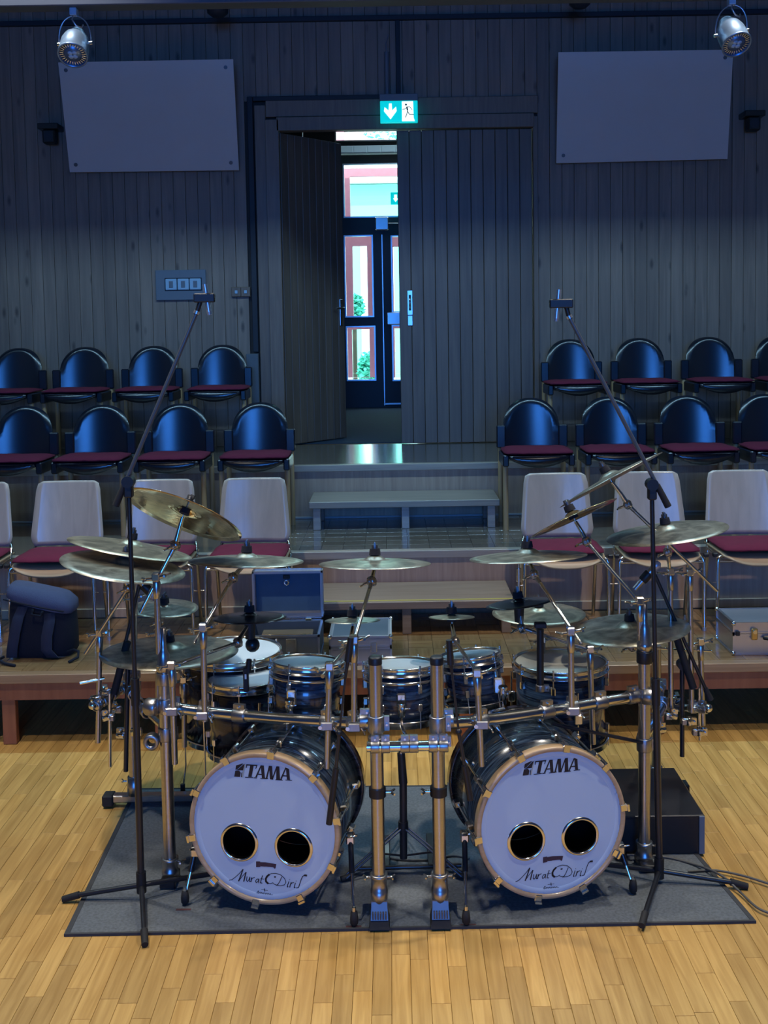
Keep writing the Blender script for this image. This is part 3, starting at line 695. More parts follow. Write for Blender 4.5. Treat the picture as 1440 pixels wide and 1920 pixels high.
# ================================================================== CHAIRS
ORD = ['first', 'second', 'third', 'fourth']
def arc_outline():
    """half width of the black backrest by height 0..1"""
    out = [(0.0, 0.205), (0.14, 0.21), (0.28, 0.212)]
    for k in range(12):
        th = PI/2*k/11
        out.append((0.40 + 0.60*math.sin(th), 0.212*max(math.cos(th), 0.0)**0.85 + 0.0005))
    return out
def bk(x, v_):
    s_ = (max(0.0, v_ - 0.40)/0.60)**2 + (x/0.212)**2*(1 if v_ > 0.40 else 0)
    return 0.20 - 0.85*x*x + v_*0.031 + 0.028*max(0.0, (s_ - 0.74)/0.26)**2
def black_chair():
    r = thing('auditorium_chair', '', 'chair', (0, 0, 0))
    # backrest: plywood bent around a vertical axis (hollow towards the sitter) and leaning back
    bb = MB(); nu = 14; lo, hi = 0.565, 0.925
    for side in (0, 1):
        q = []
        for v_, h in arc_outline():
            for i in range(nu + 1):
                x = -h + 2*h*i/nu
                y = bk(x, v_) + (0.012 if side else 0)
                q.append((x, y, lo + (hi - lo)*v_))
        m_ = nu + 1
        bb.add(q, [(j*m_ + i, j*m_ + i + 1, (j+1)*m_ + i + 1, (j+1)*m_ + i) for j in range(14) for i in range(nu)], True)
    rim = []
    prof = arc_outline()
    def ptb(x, v_, sd): return V((x, bk(x, v_) + (0.012 if sd else 0), lo + (hi-lo)*v_))
    loop = [(-h, v_) for v_, h in prof] + [(h, v_) for v_, h in reversed(prof)]
    n_ = len(loop); q = [ptb(x, v_, 0) for x, v_ in loop] + [ptb(x, v_, 1) for x, v_ in loop]
    bb.add(q, [(i, (i+1) % n_, n_ + (i+1) % n_, n_ + i) for i in range(n_)])
    bb.build('backrest', M['ply'], r)
    for s_ in (-1, 1):
        MB().cbox((s_*0.232, 0.165, 0.645), (0.034, 0.018, 0.085), 0.008).build('back_bracket', M['ply'], r)
        MB().cyl((s_*0.236, 0.175, 0), (s_*0.236, 0.175, 0.565), 0.019, n=12).build('rear_post', M['beech'], r)
        MB().cyl((s_*0.236, -0.17, 0), (s_*0.236, -0.17, 0.465), 0.019, n=12).build('front_post', M['beech'], r)
        MB().cbox((s_*0.236, -0.06, 0.508), (0.022, 0.16, 0.042), 0.008).build('seat_bracket', M['ply'], r)
    st = MB(); q = []; nx_ = 12
    for side in (0, 1):
        for j in range(6):
            y = -0.235 + 0.41*j/5
            for i in range(nx_ + 1):
                x = -0.21 + 0.42*i/nx_
                d = 0.026 + (0.06*(1 - (x/0.21)**2) if side else 0.0)*(1 - 0.12*j)
                q.append((x, y, 0.545 - (d if side else 0)))
    m_ = nx_ + 1; o_ = 6*m_; fs = []
    for sd in (0, o_):
        fs += [(sd + j*m_ + i, sd + j*m_ + i + 1, sd + (j+1)*m_ + i + 1, sd + (j+1)*m_ + i) for j in range(5) for i in range(nx_)]
    for i in range(nx_): fs += [(i, i+1, o_+i+1, o_+i), (5*m_+i, 5*m_+i+1, o_+5*m_+i+1, o_+5*m_+i)]
    for j in range(5): fs += [(j*m_, (j+1)*m_, o_+(j+1)*m_, o_+j*m_), (j*m_+nx_, (j+1)*m_+nx_, o_+(j+1)*m_+nx_, o_+j*m_+nx_)]
    st.add(q, fs, True); s_o = st.build('seat', M['ply'], r)
    MB().cyl((-0.19, -0.237, 0.540), (0.19, -0.237, 0.540), 0.004, n=6).build('edge_band', M['ply'], s_o)
    MB().cyl((-0.236, 0.10, 0.50), (0.236, 0.10, 0.50), 0.014, n=8).build('cross_rail', M['blackmetal'], r)
    return r
def pad(w, d, h, name='seat_cushion', seed=0):
    rg = random.Random(seed); mb = MB(); nx_, ny_ = 12, 8; q = []
    for side in (1, -1):
        for j in range(ny_ + 1):
            for i in range(nx_ + 1):
                a_ = -1 + 2*i/nx_; b_ = -1 + 2*j/ny_
                e = max(abs(a_)**6, abs(b_)**6)
                z = side*h*0.5*(1 - 0.75*e)*(1 if side > 0 else 0.7) + rg.uniform(-1, 1)*0.0025
                q.append((a_*w/2*(1 - 0.06*abs(b_)**5), b_*d/2*(1 - 0.05*abs(a_)**5), z))
    m_ = nx_ + 1; o_ = m_*(ny_ + 1); fs = []
    for sd in (0, o_): fs += [(sd + j*m_ + i, sd + j*m_ + i + 1, sd + (j+1)*m_ + i + 1, sd + (j+1)*m_ + i) for j in range(ny_) for i in range(nx_)]
    for i in range(nx_): fs += [(i, i+1, o_+i+1, o_+i), (ny_*m_+i, ny_*m_+i+1, o_+ny_*m_+i+1, o_+ny_*m_+i)]
    for j in range(ny_): fs += [(j*m_, (j+1)*m_, o_+(j+1)*m_, o_+j*m_), (j*m_+nx_, (j+1)*m_+nx_, o_+(j+1)*m_+nx_, o_+j*m_+nx_)]
    mb.add(q, fs, True); return mb.mesh(name, M['red'])
pads = [pad(0.50, 0.40, 0.042, seed=k) for k in range(4)]
pads1 = [pad(0.47, 0.41, 0.048, seed=9 + k) for k in range(3)]
proto = black_chair(); used = False
def place_black(x, y, z, rz, label, padlabel, grp):
    global used
    c_ = proto if not used else copy_tree(proto); used = True
    c_.location = (x, y, z); c_.rotation_euler = (0, 0, rz); c_['label'] = label; c_['group'] = grp
    p_ = bpy.data.objects.new('seat_cushion', random.choice(pads)); COL.objects.link(p_)
    p_.location = (x + random.uniform(-0.012, 0.012), y - 0.045, z + 0.563); p_.rotation_euler = (0, 0, rz + random.uniform(-0.03, 0.03))
    tag(p_, padlabel, 'cushion', 'red cushions, ' + grp)
for side, xs_, rowname, yb, z in (
        ('left', (-2.773, -2.191, -1.602, -0.999), 'front row', 7.80, Z2), ('right', (1.045, 1.636, 2.226, 2.817), 'front row', 7.80, Z2),
        ('left', (-3.262, -2.680, -2.080, -1.478), 'top row', 9.10, Z3), ('right', (1.563, 2.168, 2.780, 3.390), 'top row', 9.10, Z3)):
    for k, x in enumerate(xs_):
        i = k if side == 'right' else 3 - k
        who = ('black auditorium chair, %s, %s of the door, %s from the aisle' % (rowname, side, ORD[i]))
        place_black(x, yb, z, 0.0, who, 'red seat cushion on %s black chair from the aisle, %s, %s' % (ORD[i], rowname, side), 'black chairs, %s, %s' % (rowname, side))

def ply_chair():
    r = thing('stacking_chair', '', 'chair', (0, 0, 0))
    # backrest: wide at the bottom, rounded shoulders
    nu, nv = 12, 14; q = []
    def halfw(v_):
        h = 0.240 - 0.038*v_
        if v_ < 0.16: h -= 0.03*(1 - v_/0.16)**1.6
        if v_ > 0.93: h -= 0.035*((v_ - 0.93)/0.07)**2.2
        return h
    for sd in (0, 1):
        for j in range(nv + 1):
            v_ = j/nv
            if j == nv - 1: v_ = 0.965
            h = halfw(v_)
            for i in range(nu + 1):
                x = -h + 2*h*i/nu
                q.append((x, 0.19 + 0.07*v_ - 0.55*x*x + sd*0.011, 0.525 + 0.410*v_))
    m_ = nu + 1; o_ = m_*(nv + 1); fs = []
    for sd in (0, o_): fs += [(sd+j*m_+i, sd+j*m_+i+1, sd+(j+1)*m_+i+1, sd+(j+1)*m_+i) for j in range(nv) for i in range(nu)]
    for i in range(nu): fs += [(i, i+1, o_+i+1, o_+i), (nv*m_+i, nv*m_+i+1, o_+nv*m_+i+1, o_+nv*m_+i)]
    for j in range(nv): fs += [(j*m_, (j+1)*m_, o_+(j+1)*m_, o_+j*m_), (j*m_+nu, (j+1)*m_+nu, o_+(j+1)*m_+nu, o_+j*m_+nu)]
    MB().add(q, fs, True).build('backrest', M['chairply'], r)
    q = []; ny_ = 10
    for sd in (0, 1):
        for j in range(ny_ + 1):
            t_ = j/ny_; y = -0.235 + 0.44*t_
            h = 0.235 - 0.05*max(0, (0.12 - t_)/0.12)**2
            for i in range(nu + 1):
                x = -h + 2*h*i/nu
                zz = 0.482 - 0.012*(1 - (x/h)**2) - (0.05*((0.2 - t_)/0.2)**2*(1 - 0.5*abs(x/h)**3) if t_ < 0.2 else 0)
                q.append((x, y, zz - sd*0.011))
    m_ = nu + 1; o_ = m_*(ny_ + 1); fs = []
    for sd in (0, o_): fs += [(sd+j*m_+i, sd+j*m_+i+1, sd+(j+1)*m_+i+1, sd+(j+1)*m_+i) for j in range(ny_) for i in range(nu)]
    for i in range(nu): fs += [(i, i+1, o_+i+1, o_+i), (ny_*m_+i, ny_*m_+i+1, o_+ny_*m_+i+1, o_+ny_*m_+i)]
    for j in range(ny_): fs += [(j*m_, (j+1)*m_, o_+(j+1)*m_, o_+j*m_), (j*m_+nu, (j+1)*m_+nu, o_+(j+1)*m_+nu, o_+j*m_+nu)]
    MB().add(q, fs, True).build('seat', M['chairedge'], r)
    for s_ in (-1, 1):
        MB().tube([(s_*0.262, -0.17, 0.0), (s_*0.258, -0.17, 0.43), (s_*0.25, -0.165, 0.455), (s_*0.22, -0.15, 0.46)], 0.0115, 10).build('leg', M['chrome'], r)
        MB().tube([(s_*0.235, 0.20, 0.0), (s_*0.238, 0.12, 0.41), (s_*0.236, 0.11, 0.45), (s_*0.215, 0.20, 0.51), (s_*0.185, 0.225, 0.62), (s_*0.18, 0.238, 0.74)], 0.0115, 10).build('leg', M['chrome'], r)
        MB().tube([(s_*0.255, -0.17, 0.455), (s_*0.24, 0.11, 0.455)], 0.009, 8).build('side_rail', M['chrome'], r)
        MB().cyl((s_*0.262, -0.17, 0.0), (s_*0.262, -0.17, 0.022), 0.014, n=10).build('glide', M['aluside'], r)
        MB().tube([(s_*0.262, -0.17, 0.30), (s_*0.29, -0.17, 0.30)], 0.004, 6).build('row_link', M['chrome'], r)
        MB().cbox((s_*0.272, -0.16, 0.47), (0.016, 0.014, 0.012), 0.004).build('corner_cap', M['black'], r)
    MB().cyl((-0.25, -0.168, 0.432), (0.25, -0.168, 0.432), 0.009, n=8).build('cross_rail', M['chrome'], r)
    return r
protop = ply_chair(); usedp = False
for side, xs_ in (('left', (-2.70, -2.113, -1.505, -0.905)), ('right', (1.055, 1.645, 2.245))):
    for k, x in enumerate(xs_):
        i = k if side == 'right' else 3 - k
        c_ = protop if not usedp else copy_tree(protop); usedp = True
        rz = random.uniform(-0.02, 0.02)
        c_.location = (x, 6.64, Z1); c_.rotation_euler = (0, 0, rz)
        c_['label'] = 'pale plywood chair with chrome legs, %s of the steps, %s from the aisle' % (side, ORD[i]); c_['group'] = 'plywood chairs on the lowest tier'
        p_ = bpy.data.objects.new('seat_cushion', pads1[k % 3]); COL.objects.link(p_)
        p_.location = (x, 6.622, Z1 + 0.506); p_.rotation_euler = (0, 0, rz)
        tag(p_, 'red seat cushion on %s plywood chair from the aisle, %s of the steps' % (ORD[i], side), 'cushion', 'red cushions on plywood chairs')

# ================================================================== BAG AND CASES ON THE LOWEST TIER
c = V((-2.085, 6.22, Z1)); t = thing('backpack', 'navy backpack with blue flap standing on the tier under a plywood chair', 'backpack', c)
def loft(rings, caps=True):
    mb = MB(); n_ = len(rings[0]); q = [p_ for r_ in rings for p_ in r_]
    mb.add(q, [(j*n_+i, j*n_+(i+1) % n_, (j+1)*n_+(i+1) % n_, (j+1)*n_+i) for j in range(len(rings)-1) for i in range(n_)], True)
    if caps: mb.add(q, [tuple(reversed(range(n_))), tuple(range((len(rings)-1)*n_, len(rings)*n_))])
    return mb
def rring(c_, a_, b_, z, n_=20, e=3.0, tx=0.0):
    out = []
    for k in range(n_):
        th = 2*PI*k/n_; cs_, sn = math.cos(th), math.sin(th)
        x = a_*math.copysign(abs(cs_)**(2/e), cs_); y = b_*math.copysign(abs(sn)**(2/e), sn)
        out.append(c_ + V((x, y, z + x*tx)))
    return out
loft([rring(c, 0.17, 0.09, 0.0), rring(c, 0.195, 0.11, 0.03), rring(c, 0.195, 0.115, 0.15), rring(c + V((0.0, 0, 0)), 0.19, 0.105, 0.27, tx=-0.08), rring(c, 0.18, 0.09, 0.33, tx=-0.2)]).build('body', M['bagnavy'], t)
fl_ = loft([rring(c + V((0.0, 0, 0)), 0.185, 0.115, 0.30, tx=-0.26), rring(c, 0.195, 0.118, 0.315, tx=-0.26, e=4.5), rring(c, 0.193, 0.115, 0.36, tx=-0.25, e=4.5), rring(c + V((-0.012, 0.01, 0)), 0.168, 0.085, 0.392, tx=-0.23, e=4), rring(c + V((-0.02, 0.015, 0)), 0.13, 0.05, 0.400, tx=-0.2, e=4)]).build('flap', M['bagblue'], t)
MB().tube([c + V((x, -0.14 + 0.02*abs(x/0.2)**3, 0.318 - 0.22*x)) for x in (-0.19, -0.12, -0.05, 0.03, 0.1, 0.16)], 0.004, 6).build('zip', M['bagnavy'], fl_)
def strap(pts, wd, th, mat, nm, par):
    mb = MB(); q = []
    for p_ in pts:
        p_ = V(p_); q += [p_ + V((-wd/2, 0, 0)), p_ + V((wd/2, 0, 0)), p_ + V((wd/2, th, 0)), p_ + V((-wd/2, th, 0))]
    mb.add(q, [(4*j + a_, 4*j + (a_+1) % 4, 4*j + 4 + (a_+1) % 4, 4*j + 4 + a_) for j in range(len(pts)-1) for a_ in range(4)], True)
    mb.add(q, [(3, 2, 1, 0), tuple(range(4*len(pts) - 4, 4*len(pts)))])
    return mb.build(nm, mat, par)
strap([c + V((-0.085, -0.10, 0.31)), c + V((-0.105, -0.135, 0.25)), c + V((-0.125, -0.15, 0.16)), c + V((-0.145, -0.14, 0.07)), c + V((-0.155, -0.125, 0.015))], 0.062, 0.014, M['bagstrap'], 'shoulder_strap', t)
strap([c + V((0.07, -0.10, 0.27)), c + V((0.075, -0.135, 0.22)), c + V((0.06, -0.15, 0.14)), c + V((0.055, -0.145, 0.06)), c + V((0.085, -0.13, 0.012)), c + V((0.12, -0.11, 0.01))], 0.062, 0.014, M['bagstrap'], 'shoulder_strap', t)
MB().tube([c + V((-0.02, -0.125, 0.30)), c + V((-0.02, -0.15, 0.275)), c + V((0.03, -0.15, 0.265)), c + V((0.035, -0.125, 0.285))], 0.008, 6).build('grab_handle', M['bagnavy'], t)
MB().tube([c + V((-0.20, -0.12, 0.02)), c + V((-0.22, -0.16, 0.015)), c + V((-0.16, -0.22, 0.012)), c + V((-0.09, -0.25, 0.008))], 0.008, 6).build('loose_strap', M['bagnavy'], t)
MB().tube([c + V((0.15, -0.08, 0.03)), c + V((0.20, -0.10, 0.05)), c + V((0.235, -0.12, 0.045)), c + V((0.24, -0.15, 0.02)), c + V((0.20, -0.20, 0.008))], 0.008, 6).build('loose_strap', M['bagnavy'], t)

def edges(mb, x0, y0, z0, x1, y1, z1, r):
    for (a_, b_) in (((x0,y0,z0),(x1,y0,z0)),((x0,y1,z0),(x1,y1,z0)),((x0,y0,z1),(x1,y0,z1)),((x0,y1,z1),(x1,y1,z1)),((x0,y0,z0),(x0,y1,z0)),((x1,y0,z0),(x1,y1,z0)),((x0,y0,z1),(x0,y1,z1)),((x1,y0,z1),(x1,y1,z1)),((x0,y0,z0),(x0,y0,z1)),((x1,y0,z0),(x1,y0,z1)),((x0,y1,z0),(x0,y1,z1)),((x1,y1,z0),(x1,y1,z1))):
        lo_ = [min(p_, q_) - r for p_, q_ in zip(a_, b_)]; hi_ = [max(p_, q_) + r for p_, q_ in zip(a_, b_)]
        mb.box(*lo_, *hi_)
    return mb
def case(label, x0, x1, y0, y1, z0, zl, z1, topmat, sidemat):
    t = thing('flight_case', label, 'case', ((x0+x1)/2, (y0+y1)/2, z0))
    MB().box(x0, y0, z0 + 0.004, x1, y1, zl - 0.003).build('base_shell', sidemat, t)
    ld = MB().box(x0, y0, zl + 0.003, x1, y1, z1).build('lid', sidemat, t)
    MB().box(x0 + 0.015, y0 + 0.015, z1, x1 - 0.015, y1 - 0.015, z1 + 0.002).build('lid_panel', topmat, ld)
    edges(MB(), x0, y0, z0 + 0.006, x1, y1, zl - 0.006, 0.005).build('edge_profile', M['alu'], t)
    edges(MB(), x0, y0, zl + 0.006, x1, y1, z1, 0.005).build('edge_profile', M['alu'], ld)
    for X in (x0, x1):
        for Y in (y0, y1):
            MB().sphere((X, Y, z1), 0.014, 10).build('corner_cap', M['chrome'], ld)
            MB().sphere((X, Y, z0 + 0.014), 0.014, 10).build('corner_cap', M['chrome'], t)
    return t
# open case with blue lined lid
x0, x1 = at(470, 1200, 6.16).x, at(602, 1200, 6.16).x; y0, y1 = 5.98, 6.30
t = thing('open_case', 'open flight case with blue lined lid standing on the tier', 'case', ((x0+x1)/2, (y0+y1)/2, Z1))
MB().box(x0, y0, Z1 + 0.003, x1, y0 + 0.012, Z1 + 0.15).build('side_wall', M['casegrey'], t)
MB().box(x0, y1 - 0.012, Z1 + 0.003, x1, y1, Z1 + 0.15).build('side_wall', M['casegrey'], t)
MB().box(x0, y0 + 0.012, Z1 + 0.003, x0 + 0.012, y1 - 0.012, Z1 + 0.15).build('side_wall', M['casegrey'], t)
MB().box(x1 - 0.012, y0 + 0.012, Z1 + 0.003, x1, y1 - 0.012, Z1 + 0.15).build('side_wall', M['casegrey'], t)
MB().box(x0 + 0.012, y0 + 0.012, Z1 + 0.003, x1 - 0.012, y1 - 0.012, Z1 + 0.02).build('base', M['caseblue'], t)
edges(MB(), x0, y0, Z1 + 0.007, x1, y1, Z1 + 0.15, 0.006).build('edge_profile', M['alu'], t)
zt = at(530, 1066, 6.42).z; lx0 = at(449, 1066, 6.4).x; lx1 = at(601, 1066, 6.4).x
ld = MB().box(x0, y1 + 0.085, Z1 + 0.16, x1, y1 + 0.1, zt).build('lid', M['casegrey'], t)
MB().box(x0 + 0.012, y1 + 0.080, Z1 + 0.17, x1 - 0.012, y1 + 0.085, zt - 0.012).build('lid_lining', M['caseblue'], ld)
lw = MB(); lw.box(x0, y1 + 0.02, Z1 + 0.16, x0 + 0.01, y1 + 0.085, zt); lw.box(x1 - 0.01, y1 + 0.02, Z1 + 0.16, x1, y1 + 0.085, zt); lw.box(x0 + 0.01, y1 + 0.02, zt - 0.01, x1 - 0.01, y1 + 0.085, zt); lw.box(x0 + 0.01, y1 + 0.02, Z1 + 0.16, x1 - 0.01, y1 + 0.085, Z1 + 0.19)
lw.build('lid_wall', M['aluside'], ld)
edges(MB(), x0, y1 + 0.02, Z1 + 0.165, x1, y1 + 0.1, zt, 0.005).build('edge_profile', M['alu'], ld)
q = V(((x0+x1)/2 - 0.01, y1 + 0.074, zt - 0.075)); MB().lathe([(0.008, 0), (0.018, 0), (0.018, 0.006), (0.008, 0.006)], q, (0, -1, 0), 16, closed=True).build('lid_lock_ring', M['chrome'], ld)
MB().cbox(q + V((0, -0.002, 0.035)), (0.02, 0.006, 0.012), 0.003).build('lid_lock', M['black'], ld)
for k in (0.3, 0.8): MB().cbox((x0 + (x1-x0)*k, y1 + 0.012, Z1 + 0.157), (0.018, 0.02, 0.006), 0.002).build('hinge', M['brass'], t)
wd = MB().cbox(((x0+x1)/2 + 0.02, y0 + 0.10, Z1 + 0.135), ((x1-x0)/2 - 0.06, 0.05, 0.012), 0.003).build('wooden_tray', M['oak_x'], t)
for k in (-0.1, 0.1): MB().cbox(((x0+x1)/2 + 0.02 + k, y0 + 0.046, Z1 + 0.138), (0.012, 0.004, 0.01), 0.002).build('catch', M['brass'], wd)
MB().cbox(((x0+x1)/2 + 0.05, y0 - 0.01, Z1 + 0.1), (0.03, 0.01, 0.04), 0.004).build('latch', M['chrome'], t)
# closed case beside it
x0, x1 = at(619, 1215, 5.95).x, at(733, 1215, 5.95).x
t = case('closed grey flight case with silver edges beside the open case', x0, x1, 5.93, 6.30, Z1, Z1 + 0.095, Z1 + 0.155, M['casegrey'], M['aluside'])
for k in (0.28, 0.72): MB().cbox((x0 + (x1-x0)*k, 5.92, Z1 + 0.095), (0.018, 0.008, 0.03), 0.004).build('latch', M['chrome'], t)
# silver case on the right
x0 = at(1374, 1222, 5.98).x
t = case('silver aluminium case at the right end of the tier', x0, x0 + 0.46, 5.97, 6.28, Z1, Z1 + 0.125, Z1 + 0.185, M['aluside'], M['alu'])
for k in (0.25, 0.8): 
    l_ = MB().cbox((x0 + 0.46*k, 5.957, Z1 + 0.125), (0.018, 0.008, 0.034), 0.005).build('latch', M['brass'], t)
    MB().cyl((x0 + 0.46*k, 5.948, Z1 + 0.14), (x0 + 0.46*k, 5.942, Z1 + 0.14), 0.012, n=10).build('latch_knob', M['chrome'], l_)
MB().cbox((x0 + 0.02, 5.958, Z1 + 0.13), (0.012, 0.008, 0.013), 0.003).build('lid_buckle', M['black'], t)
MB().tube([(x0 + 0.17, 5.955, Z1 + 0.1), (x0 + 0.18, 5.93, Z1 + 0.105), (x0 + 0.28, 5.93, Z1 + 0.105), (x0 + 0.29, 5.955, Z1 + 0.1)], 0.009, 8).build('handle', M['black'], t)

# ================================================================== CARPET
cz = 0.009
cor = [atz(120, 1757, 0), atz(1418, 1732, 0), atz(1196, 1472, 0), atz(252, 1482, 0)]
t = thing('carpet', 'grey felt drum carpet with dark bound edge on the oak floor', 'carpet', (0, 4.6, 0))
ins = []
cc = sum(cor, V((0, 0, 0)))/4
for p_ in cor: ins.append(p_ + (cc - p_).normalized()*0.022)
MB().prism([p_ + V((0, 0, 0.0005)) for p_ in ins], (0, 0, cz)).build('pile', M['carpet'], t)
bd = MB()
for i in range(4):
    a_, b_ = cor[i], cor[(i+1) % 4]; a2, b2 = ins[i], ins[(i+1) % 4]
    bd.prism([a_ + V((0, 0, 0.0005)), b_ + V((0, 0, 0.0005)), b2 + V((0, 0, 0.0005)), a2 + V((0, 0, 0.0005))], (0, 0, cz + 0.002))
bd.build('edge_binding', M['binding'], t)
for px, py in ((344, 1706), (663, 1738), (878, 1735)):
    q = atz(px, py, cz)
    MB().box(q.x - 0.03, q.y - 0.006, cz + 0.0005, q.x + 0.03, q.y + 0.006, cz + 0.002).build('position_mark', M['redmark'], t)
CZ = cz + 0.001

# ================================================================== SMALL HARDWARE
def wing(par, p_, d, sz=1.0, mat='chrome'):
    """wing bolt"""
    p_ = V(p_); u_, v_, a_ = frame(d)
    mb = MB().cyl(p_, p_ + a_*0.022*sz, 0.006*sz, n=8)
    mb.tube([p_ + a_*0.03*sz - u_*0.022*sz, p_ + a_*0.02*sz - u_*0.008*sz, p_ + a_*0.02*sz + u_*0.008*sz, p_ + a_*0.03*sz + u_*0.022*sz], 0.0042*sz, 6)
    return mb.build('wing_bolt', M[mat], par)
def ring(par, p_, ax, r, wd=0.03, mat='greyclamp', nm='clamp'):
    """split clamp around a tube with lug and key bolt"""
    p_ = V(p_); u_, v_, a_ = frame(ax); R = r*1.28
    mb = MB().lathe([(r*1.01, -wd/2), (R*0.97, -wd/2), (R, -wd/2 + 0.003), (R, wd/2 - 0.003), (R*0.97, wd/2), (r*1.01, wd/2)], p_, a_, 20)
    mb.obox(p_ + v_*(R + 0.007), (0.009, 0.011, wd*0.45), u_, v_, a_)
    o = mb.build(nm, M[mat], par)
    MB().cyl(p_ + v_*(R + 0.008) - u_*0.018, p_ + v_*(R + 0.008) + u_*0.022, 0.0045, n=8).build('clamp_bolt', M['chrome'], o)
    return o
def cross_clamp(par, p_, bar_ax, r, post_ax=(0, 0, 1), pr=0.0125, dirn=(0, -1, 0)):
    """clamp on the rack bar that carries a small post in front of it"""
    p_ = V(p_); a_ = V(bar_ax).normalized(); d = V(dirn).normalized()
    o = ring(par, p_, a_, r, 0.046)
    q = p_ + d*(r*1.28 + pr)
    up = V(post_ax).normalized(); w_ = up.cross(d).normalized()
    mb = MB().cbox(q, (pr*2.0, pr*1.35, 0.017), 0.004, w_, d, up)
    b_ = mb.build('post_block', M['greyclamp'], o)
    MB().cyl(q - w_*pr*2.0 + d*pr*1.2, q - w_*pr*2.0 + d*pr*2.1, 0.008, n=10).build('bolt_head', M['chrome'], o)
    wing(o, q + w_*pr*2.0 - up*0.004, w_*0.6 - up*0.8, 0.9)
    return q
def gear(par, p_, sz=1.0):
    """ratchet tilter: two ribbed discs on a cross axle with a wing screw"""
    p_ = V(p_); ax = V((0.86, -0.28, 0.42)).normalized(); u_, v_, a_ = frame(ax)
    mb = MB().lathe([(0.001, -0.017*sz), (0.010*sz, -0.016*sz), (0.017*sz, -0.010*sz), (0.0175*sz, -0.002*sz), (0.014*sz, 0.0), (0.0175*sz, 0.002*sz), (0.017*sz, 0.010*sz), (0.010*sz, 0.016*sz), (0.001, 0.017*sz)], p_, a_, 16)
    for k in range(12):
        an = 2*PI*k/12; e = u_*math.cos(an) + v_*math.sin(an)
        mb.obox(p_ + e*0.017*sz, (0.003*sz, 0.0022*sz, 0.009*sz), e, a_.cross(e), a_)
    o = mb.build('tilter', M['warmsteel'], par)
    wing(o, p_ - a_*0.016*sz, -a_, 0.9*sz)
    return o
def stem_parts(par, P, n_, R, nut='felt', low=0.0):
    """felts, nut and stem through a cymbal of radius R whose rim centre is P"""
    h = R*0.154
    MB().cyl(P + n_*(h + 0.001), P + n_*(h + 0.028), 0.025, 0.022, n=16).build('felt', M['felt'], par)
    MB().cyl(P + n_*(h - 0.034), P + n_*(h - 0.006), 0.022, 0.018, n=16).build('felt', M['felt'], par)
    MB().cyl(P + n_*(h - 0.05 - low), P + n_*(h + 0.055), 0.0045, n=8).build('stem', M['chrome'], par)
    mb = MB().cyl(P + n_*(h + 0.028), P + n_*(h + 0.044), 0.014, n=10)
    u_, v_, a_ = frame(n_)
    mb.obox(P + n_*(h + 0.045), (0.02, 0.004, 0.008), u_, v_, a_)
    mb.build('wing_nut', M['screw'], par)

# ================================================================== CYMBALS
CYM = {}
def cymbal(key, label, cx, cy, Y, half, phi, asp, mat, bell=1.0, china=False):
    P = at(cx, cy, Y); k = F_PX/((P - V((0, 0, CAM_H))).dot(FWD)); R = half/k
    e = math.atan2(CAM_H - P.z, Y); tau = e - math.asin(asp); ph = math.radians(phi)
    n_ = V((-math.sin(ph)*math.cos(tau), math.sin(tau), math.cos(ph)*math.cos(tau))).normalized()
    rb = 0.19*R*bell
    pr = [(R, 0.0)]
    if china: pr = [(R, 0.045*R), (0.93*R, 0.012*R), (0.86*R, 0.0)]
    for q in (0.85, 0.7, 0.55, 0.4, 0.3):
        if q*R < pr[-1][0] and q*R > rb*1.1: pr.append((q*R, 0.078*R*(1 - q**1.9)))
    hb = 0.074*R
    pr += [(rb*1.05, hb), (rb*0.9, hb + 0.024*R), (rb*0.7, hb + 0.054*R), (rb*0.4, hb + 0.074*R), (0.006, hb + 0.080*R)]
    th = 0.0016
    full_ = pr + [(r_, h_ - th) for r_, h_ in reversed(pr)]
    mb = MB().lathe(full_, P, n_, 48, closed=True)
    o = mb.build('cymbal', M[mat])
    o.location = P; 
    for v_ in o.data.vertices: v_.co -= P
    tag(o, label, 'cymbal')
    CYM[key] = (P, n_, R)
    return o
cymbal('c1', 'large golden crash tilted up at left, underside facing the front', 344, 966, 4.42, 116, -21, -0.30, 'bronze_g')
cymbal('c2', 'thin pale cymbal at far left, upper of the two behind the microphone pole', 244, 1028, 4.95, 116, -11.5, 0.09, 'bronze')
cymbal('c3', 'broad grey cymbal at far left, lower of the two behind the microphone pole', 231, 1062, 4.75, 116, -11, 0.21, 'bronze_d')
cymbal('c4', 'flat silvery crash above the left floor toms', 462, 1052, 4.60, 107, -2, 0.11, 'bronze_d')
cymbal('c5', 'flat silvery crash above the middle of the kit', 703, 1057, 4.50, 105, -0.5, 0.10, 'bronze_d')
cymbal('c6', 'flat silvery crash right of the middle above the black hi-hat', 990, 1044, 4.60, 110, 2.5, 0.10, 'bronze_d')
cymbal('c7', 'brown cymbal tilted steeply at right, lower of the two leaning ones', 1076, 971, 4.62, 88, 23.5, -0.11, 'bronze_g')
cymbal('c8', 'large brown cymbal tilted steeply at upper right, highest of the kit', 1145, 900, 4.85, 108, 27.5, -0.10, 'bronze_d')
cymbal('c9', 'big dark olive ride cymbal at far right in front of the plywood chairs', 1250, 999, 4.90, 113, 8, 0.16, 'bronze_d')
cymbal('c10', 'big low ride cymbal at right beside the thick rack post', 1182, 1180, 4.88, 110, 5, 0.27, 'bronze_d', 1.2)
cymbal('c11', 'black hi-hat cymbal above the right floor tom', 973, 1131, 4.75, 62, 7, 0.15, 'blackcym')
cymbal('c11b', 'gold toned cymbal directly behind the black hi-hat', 1010, 1150, 5.15, 87, 0, 0.25, 'bronze')
cymbal('c12', 'tiny splash cymbal over the small right tom', 847, 1157, 4.62, 43, 0, 0.11, 'bronze')
cymbal('c13', 'small splash cymbal in front of the closed flight case', 661, 1163, 4.70, 52, 0, 0.12, 'bronze_d')
